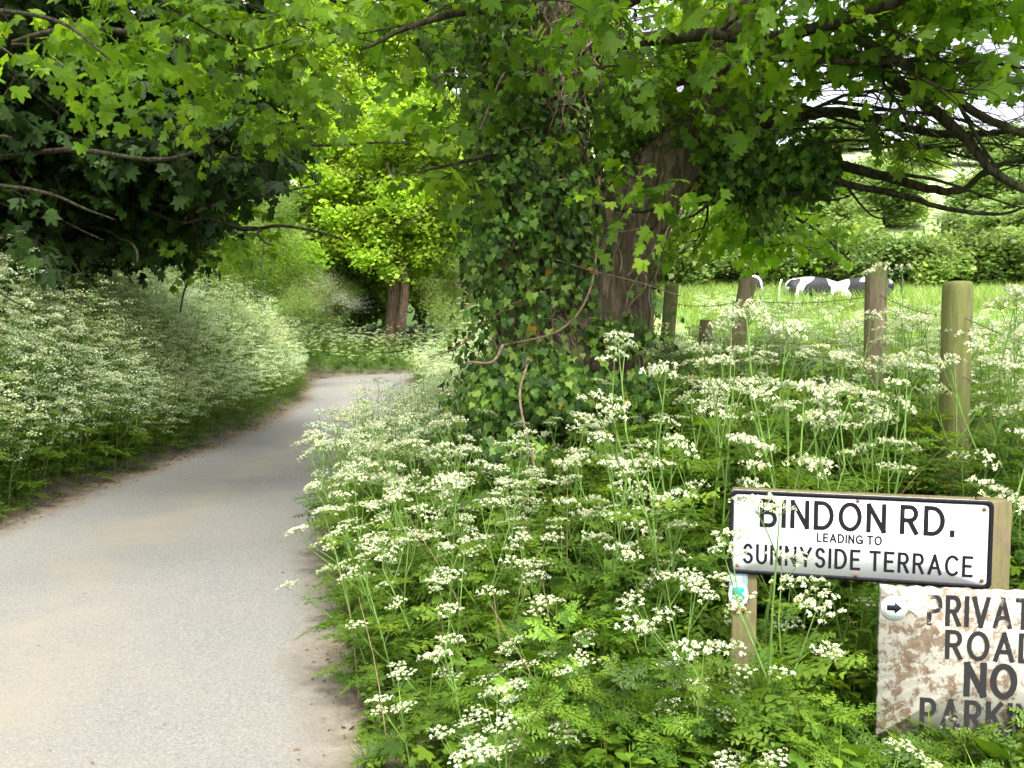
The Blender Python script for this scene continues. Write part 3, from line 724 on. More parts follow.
# tree with the visible bare trunk just past the bend
x0 = W(392, 330, 25)[0]
far_tree('small_tree', 'tree with twin pale brown trunks standing on the verge by the bend', 392, 0, 31.5,
         [(350, 232, -1, (1.7, .9, .8), 170), (300, 130, 1.5, (2.4, 1.5, 2.2), 300), (400, 120, 0, (3.2, 1.8, 2.2), 420), (440, 250, -.5, (1.3, .8, .8), 150), (400, 200, 0, (2.9, 1.9, 1.6), 620), (360, 165, .8, (2.4, 1.8, 1.5), 320), (385, 262, -1.2, (.9, .8, .45), 60), (450, 230, .5, (2.2, 1.6, 2.0), 380), (445, 285, 1.4, (1.3, .8, .9), 110)], 'far', .36, seed=31, scale=1.0,
         second=([W(399, 334, 31.2), W(404, 300, 31.1), W(405, 272, 31.2), W(402, 230, 31.5)], [.19, .16, .14, .1]))
far_tree('background_tree', 'tall bright sycamore closing the view directly above the bend of the lane', 330, 0, 36,
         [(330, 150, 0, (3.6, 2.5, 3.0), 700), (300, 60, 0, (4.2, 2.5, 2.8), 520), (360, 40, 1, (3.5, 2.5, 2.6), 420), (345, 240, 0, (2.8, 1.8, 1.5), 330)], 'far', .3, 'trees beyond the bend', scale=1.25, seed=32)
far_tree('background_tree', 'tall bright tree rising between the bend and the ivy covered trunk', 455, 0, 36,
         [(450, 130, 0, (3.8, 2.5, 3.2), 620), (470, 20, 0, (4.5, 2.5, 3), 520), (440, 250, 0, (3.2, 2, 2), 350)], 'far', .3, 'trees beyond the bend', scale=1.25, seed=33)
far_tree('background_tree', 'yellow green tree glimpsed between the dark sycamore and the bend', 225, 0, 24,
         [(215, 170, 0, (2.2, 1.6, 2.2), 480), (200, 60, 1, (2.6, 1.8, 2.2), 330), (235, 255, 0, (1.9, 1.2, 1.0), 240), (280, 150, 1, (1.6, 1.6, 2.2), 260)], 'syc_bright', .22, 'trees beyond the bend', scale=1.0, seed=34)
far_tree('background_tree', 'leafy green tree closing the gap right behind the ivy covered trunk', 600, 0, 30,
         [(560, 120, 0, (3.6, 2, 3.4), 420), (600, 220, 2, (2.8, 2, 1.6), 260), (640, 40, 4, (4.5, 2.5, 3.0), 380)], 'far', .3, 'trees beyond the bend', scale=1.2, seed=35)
far_tree('round_bush', 'dark rounded leafy bush above the white bank before the bend', 205, 0, 17,
         [(250, 262, 0, (1.25, 1.0, .85), 420), (215, 275, .2, (1.0, .9, .7), 200)], 'herb', .06, seed=36, tm=SMALLC, scale=.9, cat='bush', bark='branch')
far_tree('feathery_bush', 'pale feathery shrub at the end of the left bank by the bend', 262, 0, 21.5,
         [(288, 225, 0, (.8, .7, 1.0), 260), (300, 285, 0, (.7, .7, .9), 230), (262, 205, .4, (.7, .6, .7), 130)], 'far_pale', .05, seed=37, tm=FINEC, scale=1.2, cat='bush', bark='branch')
r_ = far_tree('hawthorn_tree', 'hawthorn in white blossom behind the bend of the lane', 338, 0, 31,
         [(325, 285, 0, (2.2, .9, 1.3), 460), (350, 300, .5, (.9, .8, .8), 100)], 'hedge', .08, seed=38, tm=SMALLC, cat='tree', bark='branch')
C = Crown(39); bb = np.array(r_.location)
C.clumps(W(325, 290, 30.2), (.95, .4, .85), 60, FINEC, 1.2, lumps=7); C.clumps(W(352, 300, 30.2), (.8, .4, .5), 30, FINEC, 1.1, lumps=5); C.L.V = [v - bb for v in C.L.V]
obj('blossom', C.L.mesh('blossom', M['blossom']), r_)
for i, (px, py, Y, r, lab) in enumerate([(318, 330, 30.5, (1.2, .8, .7), 'low green bush on the verge at the outside of the bend'), (455, 292, 27, (1.3, 1.0, 1.1), 'green bush on the bank between the twin trunks and the ivy'),
                                         (215, 300, 22, (2.0, 1.2, 1.5), 'bush hidden behind the white bank below the yellow green tree'), (470, 320, 22, (1.5, 1.0, 1.0), 'shadowy bush just left of the ivy at the tree foot'), (20, 270, 15, (3.0, 1.2, 1.4), 'dark bush under the shaded sycamore')]):
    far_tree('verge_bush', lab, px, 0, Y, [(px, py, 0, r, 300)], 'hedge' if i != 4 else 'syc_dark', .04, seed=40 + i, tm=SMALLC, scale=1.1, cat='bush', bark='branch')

# hedge line and hill bushes across the field
bush_meshes = []
for k in range(4):
    C = Crown(60 + k); C.clumps((0, 0, 1.5), (2.4, 1.4, 1.5), 300, FARC, 1.3, lumps=9)
    T = MB(); g = np.random.default_rng(k)
    for P, r in branch_out(g, (0, 0, -.2), (0, 0, 1), 2.4, .12, 1, 0): T.add(*tube(P, r, 5))
    bush_meshes.append((C.L.mesh('bush_crown', M['hedge' if k in (0, 2) else 'far_pale']), T.mesh('bush_stems', M['branch'])))
spots = [(655, 52, 1.0), (690, 50, 1.1), (725, 53, 1.2), (760, 50, 1.1), (795, 52, 1.2), (830, 50, 1.25), (868, 51, 1.35), (905, 50, 1.3), (940, 52, 1.4), (975, 50, 1.3), (1010, 52, 1.4), (1045, 50, 1.3), (1085, 51, 1.3)]
for i, (px, Y, s) in enumerate(spots):
    x = W(px, 300, Y)[0]
    root = empty('hedge_bush', (x, Y, gz(x, Y) - .1), i * 1.7, label='full rounded green bush in the hedge line behind the cows', cat='bush', group='bushes in the hedge behind the cows')
    root.scale = (s, s, s * .9)
    cm, tm_ = bush_meshes[i % 3]; obj('crown', cm, root); obj('stems', tm_, root)
g = np.random.default_rng(77)
for i in range(46):
    px = g.uniform(640, 1120); Y = g.uniform(72, 150); x = W(px, 300, Y)[0]
    root = empty('hill_bush', (x, Y, gz(x, Y) - .1), i * 2.1, label='pale sunlit bush dotted on the hillside above the hedge', cat='bush', group='scattered bushes on the hillside')
    s = g.uniform(1.2, 2.6); root.scale = (s * 1.2, s, s * .8); cm, tm_ = bush_meshes[3 if i % 3 else 1]; obj('crown', cm, root); obj('stems', tm_, root)
g = np.random.default_rng(78)
for i in range(15):      # trees closing the far left and the lane's distance
    px = [-260, -150, -60, 40, 120, 520, 560, -340, 640, 200, 260, 310, 360, 420, 470][i]; Y = [22, 24, 27, 28, 30, 48, 40, 20, 46, 34, 38, 41, 43, 42, 44][i]; x = W(px, 300, Y)[0]
    root = empty('field_tree', (x, Y, gz(x, Y) - .2), i * 1.3, label='leafy green tree in the belt behind the left bank' if Y < 31 else 'leafy green tree far along the lane beyond the bend', cat='tree', group='trees behind the left bank' if Y < 31 else 'trees far along the lane')
    root.scale = (1.7, 1.7, 2.6); cm, tm_ = bush_meshes[i % 3]; obj('crown', cm, root); obj('trunk', tm_, root)

# ------------------------------------------------------------------ cow parsley
def umbel(g, rays=11, fl=10, rad=.034, fs=.0052, um=.0085):
    """compound umbel; returns (petals MB, rays MB)"""
    pe = MB(); ra = MB()
    for k in range(rays):
        a = k * 2.4; q = math.sqrt((k + .5) / rays); th = q * 1.2
        d = np.array([math.sin(th) * math.cos(a), math.sin(th) * math.sin(a), math.cos(th)]); L = rad * g.uniform(.9, 1.2) / max(.8, math.cos(th) ** .3)
        c = d * L * np.array([1.15, 1.15, .85]) + g.normal(0, .003, 3); ra.add(*tube(np.array([[0, 0, 0], c]), .0007, 3, False))
        for j in range(fl):
            b = j * 2.4 + k; w = math.sqrt((j + .5) / fl)
            p = c + np.array([um * w * math.cos(b), um * w * math.sin(b), um * .9 * (1 - w * w)]) + g.normal(0, .0012, 3)
            s = fs * g.uniform(.8, 1.25); rot = g.uniform(0, 3); n1 = g.normal(0, .6); n2 = g.normal(0, .6)
            A = np.arange(5) / 5 * 2 * math.pi + rot; x = np.cos(A) * s; y = np.sin(A) * s
            V = np.column_stack([x, y, x * n1 + y * n2]) / 1.6 + p
            pe.add(V, np.array([[0, 1, 2], [0, 2, 3], [0, 3, 4]]), g.random())
    return pe, ra
def fern(g, L=.22, pairs=9, sub=4):
    """bipinnate parsley leaf along +Y, base at origin"""
    mb = MB(); y = 0
    mb.add(*tube(np.array([[0, 0, 0], [0, L * .6, -.012], [0, L, -.05]]), [.0016, .001, .0006], 3, False), .1)
    for i in range(pairs):
        u = .22 + .78 * i / pairs; z0 = -.05 * u * u; pl0 = L * .46 * (1 - u) ** .8 + .008
        for s in (-1, 1):
            pl = pl0 * g.uniform(.75, 1.2)
            ang = R(62 - 18 * u) + g.normal(0, .14); dx, dy = s * math.sin(ang), math.cos(ang); dz = g.normal(-.1, .14)
            for j in range(sub):
                v = (j + .6) / sub; c = np.array([dx * pl * v, u * L + dy * pl * v, z0 + dz * pl * v]); w = pl * .25 * (1 - .55 * v) + .003
                f = np.array([dx, dy, dz]); x = np.array([-dy, dx, 0])
                for s2 in (-1, 1):
                    if g.random() < .10: continue
                    tip = c + unit(f * g.uniform(.3, .95) + x * s2 + (0, 0, g.normal(0, .25))) * w * g.uniform(.7, 1.6); tip[2] -= .1 * w
                    a = c - f * w * .28; b = c + f * w * .42
                    m = (a + tip) * .5 - f * w * .18; m2 = (b + tip) * .5 + f * w * .12
                    mb.add(np.array([a, m, tip, m2, b]), np.array([[0, 1, 2], [0, 2, 4], [4, 2, 3]]), g.random() * .12 + .04)
            tip = np.array([dx * pl * 1.12, u * L + dy * pl * 1.12, z0 + dz * pl])
    return mb
UMB = [umbel(np.random.default_rng(i), rays=int(9 + i % 3 * 2)) for i in range(4)]
UMB_LO = [umbel(np.random.default_rng(10 + i), 8, 3, .034, .0095, .006) for i in range(3)]
FERN = [fern(np.random.default_rng(i)) for i in range(3)]
FERN_LO = [fern(np.random.default_rng(5 + i), .26, 5, 2) for i in range(3)]

def plant_plan(g, H, n_um, low=.42, n_lv=9):
    """skeleton of one plant: stem lines, umbel sites, leaf sites"""
    lean = g.normal(0, .10, 2); P = np.array([(0, 0, 0), (lean[0] * .3 * H, lean[1] * .3 * H, H * .4), (lean[0] * H, lean[1] * H, H * .78)])
    P = smooth_line(P, 8); lines = [(P, np.linspace(.0055, .0028, 8))]; ums = []; lvs = []
    nb = max(3, n_um // 2); a0 = g.uniform(0, 6.28)
    for k in range(nb):
        u = low + (1 - low) * (k + 1) / nb; i = min(7, int(u * 7)); b = P[i]; a = a0 + k * 2.4; L = H * (.34 * g.uniform(.75, 1.2)) * (1.25 - .5 * u)
        d = np.array([math.cos(a) * .55, math.sin(a) * .55, 1.0]) if k < nb - 1 else np.array([g.normal(0, .15), g.normal(0, .15), 1])
        d = unit(d); m = b + d * L * .55; e = m + unit(d + (0, 0, .4)) * L * .45
        lines.append((np.array([b, m, e]), np.array([.0032, .0022, .0014]))); ums.append((e, unit(e - m)))
        lvs.append((b, np.array([math.cos(a), math.sin(a), .35]), .55 + .2 * g.random()))
        if len(ums) < n_um:
            a2 = a + g.choice([-1, 1]) * g.uniform(.7, 1.4); d2 = unit(np.array([math.cos(a2) * .6, math.sin(a2) * .6, .9])); e2 = m + d2 * L * g.uniform(.35, .6)
            lines.append((np.array([m, (m + e2) / 2 + (0, 0, .004), e2]), np.array([.0018, .0015, .0011]))); ums.append((e2, d2))
    for k in range(n_lv):
        a = g.uniform(0, 6.28); h = H * g.uniform(.05, .72); i = min(7, int(h / (H * .78) * 7)); lvs.append((P[i], np.array([math.cos(a), math.sin(a), .5 * g.random()]), g.uniform(.9, 1.35)))
    return lines, ums, lvs

VAR = []
for i, (H, nu) in enumerate([(.95, 10), (1.05, 11), (.85, 7), (1.0, 9), (.75, 7), (.9, 6), (.62, 6), (1.1, 11)]):
    g = np.random.default_rng(300 + i); lines, ums, lvs = plant_plan(g, H, nu)
    st = MB()
    for P, r in lines: st.add(*tube(P, r, 5, False))
    fo = MB()
    P = np.array([l[0] for l in lvs]); D = unit(np.array([l[1] for l in lvs])); S = np.array([l[2] for l in lvs])
    for k in range(3):
        m = np.arange(len(P)) % 3 == k; fo.add(*scatter(FERN[k].tmpl(), P[m], frames(D[m], (0, 0, 1)), S[m], g.random(m.sum()) * .7))
    sm, fm = st.mesh('parsley_stem', M['stem']), fo.mesh('parsley_foliage', M['fern'])
    root = empty('cow_parsley', (0, 0, -50)); obj('stem', sm, root); obj('foliage', fm, root)
    VAR.append([root, sm, fm, ums, H])
UM_MESH = []
for pe, ra in UMB:
    v, T, r = pe.tmpl(); v2, T2, r2 = ra.tmpl(); me = to_mesh('flower_head', np.vstack([v, v2]), np.vstack([T, T2 + len(v)]), M['petal'], np.concatenate([r, r2]))
    me.materials.append(M['stem']); mi = np.zeros(len(T) + len(T2), dtype=np.int32); mi[len(T):] = 1; me.polygons.foreach_set('material_index', mi); UM_MESH.append(me)
for i, va in enumerate(VAR):
    g = np.random.default_rng(400 + i)
    for k, (e, d) in enumerate(va[3]):
        o = obj('flower_head', UM_MESH[(i + k) % 4], va[0]); o.location = e
        Rm = frames(np.array([[g.normal(), g.normal(), 0]]), unit(d * .6 + np.array([g.normal(0, .28), g.normal(0, .28) - .1, 1])))[0]
        o.rotation_euler = Matrix(Rm.tolist()).to_euler(); s = g.uniform(.6, 1.15); o.scale = (s, s, s)

def copy_tree(o, parent=None):
    c = o.copy(); col.objects.link(c); c.parent = parent
    for ch in o.children: copy_tree(ch, c)
    return c

# where plants stand
def candidates(n, x0, x1, y0, y1, g):
    return np.column_stack([g.uniform(x0, x1, n), g.uniform(y0, y1, n)])
g = np.random.default_rng(500)
Pts = []
def visible(x, y, z, m=60):
    dz = z - CAM_Z; px = 512 + FPX * x / np.maximum(y, .1); py = 335 - FPX * dz / np.maximum(y, .1)
    return (y > 1.2) & (px > -m - 60) & (px < 1024 + m + 60)
class Grid:
    def __init__(s, d): s.d = d; s.g = {}
    def ok(s, x, y, dmin):
        i, j = int(x // .5), int(y // .5)
        for a in range(i - 1, i + 2):
            for b in range(j - 1, j + 2):
                for (u, v) in s.g.get((a, b), ()):
                    if (u - x) ** 2 + (v - y) ** 2 < dmin * dmin: return False
        s.g.setdefault((i, j), []).append((x, y)); return True
sites = []       # x, y, zone, density scale
GR = Grid(0)
cand = np.vstack([candidates(5200, -2.2, 4.6, 1.7, 9.5, g), candidates(6500, -7.6, -3.2, 4.0, 24.5, g), candidates(3500, -3.2, 5.0, 9.5, 27, g), candidates(2600, -9.5, 3, 26.5, 36, g), candidates(900, 1.5, 9.0, 4.6, 14, g)])
d_c, _ = lateral(cand[:, 0], cand[:, 1]); z_c = ground(cand[:, 0], cand[:, 1])
for (x, y), d, z in zip(cand, d_c, z_c):
    a = abs(d)
    if d > HW + 3.7 and x > 1.5:
        if y < 4.6 or x < .18 * y + .6: continue
        dm = .34; zone = 'M'
    elif d < 0:
        if y < 26 and not (HW + .30 < a < HW + 3.0): continue
        if y >= 26 and not (HW + .25 < a < HW + 3.2): continue
        dm = .155 if y < 26 else .30; zone = 'L' if y < 26 else 'B'
    else:
        lo = HW + .17 if y < 5 else HW + .10
        if a < lo or a > (HW + 3.9 if y < 9.5 else HW + 1.9): continue
        dm = .14 if a < HW + 1.1 else .20
        zone = 'R' if y < 9.5 else 'F'
        if y > 9.5: dm = .17
        if zone == 'R' and y < 3.6: dm = .18
        if (x - .42) ** 2 + (y - 6.3) ** 2 < .7 and y > 5.2: continue          # foot of the trunk
        if -.15 < x < 1.35 and 4.55 < y < 6.2 and g.random() < .55: continue   # shaded hollow below the tree
        if x > 1.6 and y > 5.2 and g.random() < .75: continue
        if .60 < x < 1.9 and 2.5 < y < 2.85: continue                          # the sign boards stand here
    if not visible(x, y, z + .5): continue
    if GR.ok(x, y, dm): sites.append((x, y, z, d, zone))
sites.sort(key=lambda s: s[1] ** 2 + s[0] ** 2)
def height_for(x, y, z, d, zone, g):
    if zone == 'L':
        a = abs(d) - HW; return (.88 + .42 * sstep(.2, .9, a)) * g.uniform(.85, 1.2)
    if zone == 'B': return g.uniform(.7, 1.0)
    if zone == 'M': return g.uniform(.55, .95)
    if zone == 'F':
        return (.90 + .12 * sstep(.2, 1.4, abs(d) - HW)) * g.uniform(.85, 1.15)
    h = g.uniform(.62, .98) if y < 5 or d > HW + 1 else g.uniform(.8, 1.05)
    if y < 3.4 and d < HW + .9: h = g.uniform(.40, .62)
    if y < 2.75 and x > -.1: h = g.uniform(.36, .56)
    if y < 2.6 and x > .5: h = g.uniform(.45, .60)
    if y < 2.6 and x > .85: h = g.uniform(.26, .44)
    if y < 2.1: h = min(h, .42)
    if x > .6 and y > 3.0: h = max(.3, 1.60 - z) * g.uniform(.74, 1.06)
    if x > 1.25 and 3.0 < y < 4.3: h = max(.5, 1.72 - z) * g.uniform(.7, 1.04)
    if 4.4 < y < 6.5 and -.2 < x < 1.4: h = g.uniform(.5, .8)
    return h
LABELS = {
 'sign_front': 'low cow parsley with white flower heads growing in front of the road sign boards',
 'sign_behind': 'cow parsley with open white flower heads standing just behind the road name sign',
 'fence': 'cow parsley with flat white flower heads growing along the wire fence',
 'verge_edge': 'cow parsley leaning over the dirt edge of the lane on the sign side',
 'mid': 'cow parsley with creamy white flower heads on the bank between lane and sign',
 'tree': 'cow parsley with loose white flower heads in the shade below the ivy',
 'left': 'tall cow parsley in the frothy white bank across the lane from the sign',
 'lane_far': 'pale cow parsley lining the lane just before the bend',
 'bend': 'pale cow parsley on the outer verge of the bend',
}
GROUPS = {k: v for k, v in zip(LABELS, ['cow parsley in front of the signs', 'cow parsley behind the name sign', 'cow parsley along the fence', 'cow parsley at the lane edge', 'cow parsley on the near bank',
                                        'cow parsley below the ivy', 'cow parsley on the left bank', 'cow parsley before the bend', 'cow parsley round the bend'])}
def zone_key(x, y, d, zone):
    if zone == 'L': return 'left'
    if zone == 'F': return 'lane_far'
    if zone == 'B': return 'bend'
    if x > .3 and y < 2.6: return 'sign_front'
    if x > .5 and y < 3.7: return 'sign_behind'
    if x > .9 and y >= 3.7: return 'fence'
    if d < HW + 1.0: return 'verge_edge'
    if y > 4.3 and x > -.3: return 'tree'
    return 'mid'
g = np.random.default_rng(510); stray = [(.70, 2.40), (.60, 2.34), (.80, 2.42), (.64, 2.36), (.56, 2.42)]; sites = [(x, y, gz(x, y), 3.0, 'R') for x, y in stray] + sites
near_left = [s for s in sites if s[4] == 'L']; near_other = [s for s in sites if s[4] not in ('L', 'M')]
ind = near_other[:206] + near_left[:92]; ids = {id(s) for s in ind}; rest = [s for s in sites if id(s) not in ids]
for k, s in enumerate(ind):
    x, y, z, d, zone = s; H = height_for(x, y, z, d, zone, g) if k > 4 else (1.08, .74, .92, .66, .84)[k]
    v = VAR[int(g.integers(0, 8))]; r = copy_tree(v[0]) if k >= 0 else v[0]
    sc = H / v[4]; key = zone_key(x, y, d, zone)
    r.location = (x, y, z - .02); lx = -.10 if (zone == 'R' and d < HW + .8) else (.10 if zone == 'L' else 0)
    r.rotation_euler = (g.normal(0, .08), lx + g.normal(0, .09), g.uniform(0, 6.28)); r.rotation_mode = 'ZYX' if False else 'XYZ'
    yaw = g.uniform(0, 6.28)
    r.matrix_world = Matrix.Translation((x, y, z - .02)) @ Matrix.Rotation(g.normal(lx * 1.6, .09), 4, 'Y') @ Matrix.Rotation(g.normal(0, .08), 4, 'X') @ Matrix.Rotation(yaw, 4, 'Z') @ Matrix.Diagonal((.55 + .45 * sc, .55 + .45 * sc, sc, 1))
    tag(r, LABELS[key], 'cow parsley', GROUPS[key])
for v in VAR:
    for ch in list(v[0].children): bpy.data.objects.remove(ch)
    bpy.data.objects.remove(v[0])
# the uncountable rest of the cow parsley as mass
def parsley_mass(name, S, label, um_mul=1.0, seed=0):
    g = np.random.default_rng(seed); UM = [u[0].tmpl() for u in UMB_LO]; FE = [f.tmpl() for f in FERN_LO]
    pe = MB(); fo = MB(); st = MB(); UP = []; UD = []; FP = []; FD = []; FS = []
    for (x, y, z, d, zone) in S:
        H = height_for(x, y, z, d, zone, g); lines, ums, lvs = plant_plan(g, H, int(8 * um_mul), .18 if zone == 'L' else .3, 7)
        a = g.uniform(0, 6.28); c, s = math.cos(a), math.sin(a); Rm = np.array([[c, -s, 0], [s, c, 0], [0, 0, 1]])
        b = np.array([x, y, z - .02]); k = .55 + .45 * H; lean = np.array([.12 if zone == 'L' else (-.1 if zone == 'R' or zone == 'F' else 0), 0, 0])
        T = lambda p: (np.asarray(p) * (k, k, 1)) @ Rm.T + b + lean * np.asarray(p)[..., 2:3]
        for P, r in lines[:1] + lines[1::2]: st.add(*tube(T(P)[::(1 if len(P) < 4 else 3)], r[::(1 if len(P) < 4 else 3)] * 1.1, 3, False))
        for e, dd in ums: UP.append(T(e)); UD.append(dd @ Rm.T)
        for q in lvs: FP.append(T(q[0])); FD.append(q[1] @ Rm.T); FS.append(q[2])
    UP, UD, FP, FD, FS = map(np.array, (UP, UD, FP, FD, FS)); n = len(UP); kk = g.integers(0, 3, n)
    up = unit(UD * .6 + g.normal(0, .35, (n, 3)) + (0, -.1, .9)); fr = frames(g.normal(size=(n, 3)) * (1, 1, 0), up); sc = g.uniform(.7, 1.35, n)
    for j in range(3): m = kk == j; pe.add(*scatter(UM[j], UP[m], fr[m], sc[m], g.random(m.sum())))
    n = len(FP); kk = g.integers(0, 3, n)
    for j in range(3): m = kk == j; fo.add(*scatter(FE[j], FP[m], frames(unit(FD[m]), (0, 0, 1)), FS[m] * 1.15, g.random(m.sum()) * .75))
    base = obj(name, pe.mesh(name, M['petal_far']), label=label, cat='cow parsley', kind='stuff')
    v1, T1, r1 = fo.tmpl(); obj('foliage', to_mesh('mass_foliage', v1, T1, M['fern'], r1), base)
    obj('stems', st.mesh('mass_stems', M['stem']), base)
parsley_mass('parsley_bank', [s for s in rest if s[4] == 'L'] + [(s[0] - .09, s[1] + .07, s[2], s[3], 'L') for s in near_left[:260]] + [(s[0] + .13, s[1] + .04, gz(s[0] + .13, s[1] + .04), s[3] + .13, 'L') for s in near_left[:260] if s[3] < -HW - .5], 'frothy white mass of cow parsley filling the left bank up to the bend', 2.9, 1)
parsley_mass('parsley_verge', [s for s in rest if s[4] not in ('L', 'M')], 'pale mass of cow parsley on the verges along and beyond the bend', 1.9, 2)
parsley_mass('meadow_parsley', [s for s in rest if s[4] == 'M'], 'thin straggling cow parsley in the long grass just beyond the fence', .9, 3)

# ------------------------------------------------------------------ undergrowth and grass
def under():
    g = np.random.default_rng(600)
    def pts(n, x0, x1, y0, y1, keep):
        P = np.column_stack([g.uniform(x0, x1, n), g.uniform(y0, y1, n)]); d, _ = lateral(P[:, 0], P[:, 1]); k = keep(P, d); P = P[k]; d = d[k]
        return P, d, ground(P[:, 0], P[:, 1])
    # broad herb leaves on leafy stems
    def leafy_stem(g, n=9, h=.4, s=.07):
        mb = MB(); mb.add(*tube(np.array([[0, 0, 0], [.01, .01, h * .5], [.02, 0, h]]), [.003, .002, .001], 3, False), .5)
        for i in range(n):
            a = i * 1.57 + (i // 2) * .8; z = h * (.25 + .75 * i / n); d = np.array([[math.cos(a), math.sin(a), .25 - .4 * g.random()]])
            mb.add(*scatter((OV[0], OV[1], np.zeros(9)), np.array([[.01, 0, z]]), frames(d, (0, 0, 1)), s * g.uniform(.7, 1.25) * (1.1 - .5 * i / n), [g.random() * .5]))
        return mb.tmpl()
    LS = [leafy_stem(np.random.default_rng(i), 11 + i % 3 * 3, .42, .068) for i in range(4)]
    FR = [f.tmpl() for f in FERN]; FL = [f.tmpl() for f in FERN_LO]
    A = MB()
    near = lambda P, d: (d > HW + .08) & (d < HW + 4.2) & ~((P[:, 0] > .55) & (P[:, 1] < 2.75) & (P[:, 1] > 2.5))
    P, d, z = pts(9000, -2.0, 4.8, 1.5, 9.5, near)
    hm = np.where(P[:, 1] < 2.7, np.where(P[:, 0] > .85, .62, .95), 1.0) * (.45 + .55 * sstep(HW + .15, HW + .8, d))
    for j in range(4):
        m = g.integers(0, 4, len(P)) == j
        A.add(*scatter(LS[j], np.column_stack([P[m], z[m] - .02]), rotz(g.uniform(0, 6.28, m.sum())) @ np.eye(3), hm[m] * g.uniform(.6, 1.35, m.sum()), g.random(m.sum()) * .5))
    P, d, z = pts(9500, -2.0, 4.8, 1.5, 9.5, near)
    h = g.random(len(P)) ** 1.1 * .58 * np.where(P[:, 1] < 2.75, np.where(P[:, 0] > .85, .6, .9), 1) * (.35 + .65 * sstep(HW + .15, HW + .8, d)); n = len(P)
    a = g.uniform(0, 6.28, n); D = np.column_stack([np.cos(a), np.sin(a), g.uniform(-.5, 1.1, n)])
    for j in range(3):
        m = g.integers(0, 3, n) == j
        for src, mm in ((FR[j], m & (P[:, 1] < 3.6)), (FL[j], m & (P[:, 1] >= 3.6))):
            A.add(*scatter(src, np.column_stack([P[mm], z[mm] + h[mm]]), frames(D[mm], np.column_stack([g.normal(0, .4, mm.sum()), g.normal(0, .4, mm.sum()), np.ones(mm.sum())])), g.uniform(.4, .95, mm.sum()), g.random(mm.sum()) * .78))
    n = 760; P = np.column_stack([g.uniform(.15, 1.5, n), g.uniform(2.1, 2.5, n)]); z = ground(P[:, 0], P[:, 1])
    for j in range(4):
        m = np.arange(n) % 4 == j; A.add(*scatter(LS[j], np.column_stack([P[m], z[m]]), rotz(g.uniform(0, 6.28, m.sum())), np.where(P[m, 0] < .84, 1.25, .72) * g.uniform(.5, 1.1, m.sum()), g.random(m.sum()) * .5))
    n = 1500; P = np.column_stack([g.uniform(.1, 1.5, n), g.uniform(2.15, 2.5, n)]); z = ground(P[:, 0], P[:, 1]) + g.random(n) * np.where(P[:, 0] < .84, .60, .34); a = g.uniform(0, 6.28, n)
    for j in range(3):
        m = np.arange(n) % 3 == j; A.add(*scatter(FR[j], np.column_stack([P[m], z[m]]), frames(np.column_stack([np.cos(a[m]), np.sin(a[m]), g.uniform(-.6, 1, m.sum())]), np.column_stack([g.normal(0, .5, m.sum()), g.normal(0, .5, m.sum()), np.ones(m.sum())])), g.uniform(.35, .75, m.sum()), g.random(m.sum()) * .78))
    obj('undergrowth', A.mesh('near_undergrowth', M['herb']), label='tangled green herbs and leaves carpeting the near bank under the flowers', cat='undergrowth', kind='stuff')
    B = MB(); P, d, z = pts(9000, -2.0, 4.0, 1.7, 7.0, near); n = len(P); a = g.uniform(0, 6.28, n)
    h = (.08 + .5 * g.random(n)) * np.where((P[:, 1] < 2.75) & (P[:, 0] > .85), .6, 1) * (.4 + .6 * sstep(HW + .15, HW + .8, d)); pk = np.sin(P[:, 0] * 3.1 + 1) * np.sin(P[:, 1] * 2.7) > -.15
    P = P[pk]; z = z[pk]; h = h[pk]; a = a[pk]; n = len(P); q = np.column_stack([P, z + h]); D = np.column_stack([np.cos(a), np.sin(a), g.uniform(-.5, .2, n)])
    B.add(*scatter((SYC_HI[0], SYC_HI[1], np.zeros(len(SYC_HI[0]))), q, frames(D, np.column_stack([g.normal(0, .35, n), g.normal(-.15, .35, n), np.ones(n)])), g.uniform(.025, .062, n), g.random(n) * .93))
    obj('broad_leaved_herbs', B.mesh('lobed_herbs', M['herb']), label='lobed leaves of low herbs scattered through the near bank', cat='undergrowth', kind='stuff')
    DS = MB(); P, d, z = pts(170, -1.4, 3.2, 2.2, 6.2, near)
    for (x, y), z_ in zip(P, z):
        h_ = g.uniform(.3, .8) if not (x > .5 and y < 2.8) else .3; e = np.array([x, y, z_]); l_ = g.normal(0, .3, 2)
        DS.add(*tube(smooth_line(np.array([e, e + (l_[0] * h_ * .4, l_[1] * h_ * .4, h_ * .55), e + (l_[0] * h_, l_[1] * h_, h_)]), 6), [.003, .0028, .0025, .002, .0016, .001], 4, False))
    obj('dead_stems', DS.mesh('dead_stems', M['stem_tan']), label='dry tan stems of last year leaning among the flowers', cat='dead stems', kind='stuff')
    # left bank + far verges
    A = MB()
    P, d, z = pts(17000, -8.5, 5, 4, 30, lambda P, d: ((d < -HW - .15) & (d > -HW - 3.5)) | ((d > HW + .1) & (d < HW + 2.2) & (P[:, 1] > 9)))
    n = len(P); h = g.random(n) * .85 * (.30 + .70 * sstep(HW + .15, HW + .9, np.abs(d))); a = g.uniform(0, 6.28, n); D = np.column_stack([np.cos(a), np.sin(a), g.uniform(-.5, .4, n)])
    for j in range(3):
        m = g.integers(0, 3, n) == j; A.add(*scatter(FL[j], np.column_stack([P[m], z[m] + h[m]]), frames(D[m], (0, 0, 1)), g.uniform(.7, 1.3, m.sum()), g.random(m.sum()) * .75))
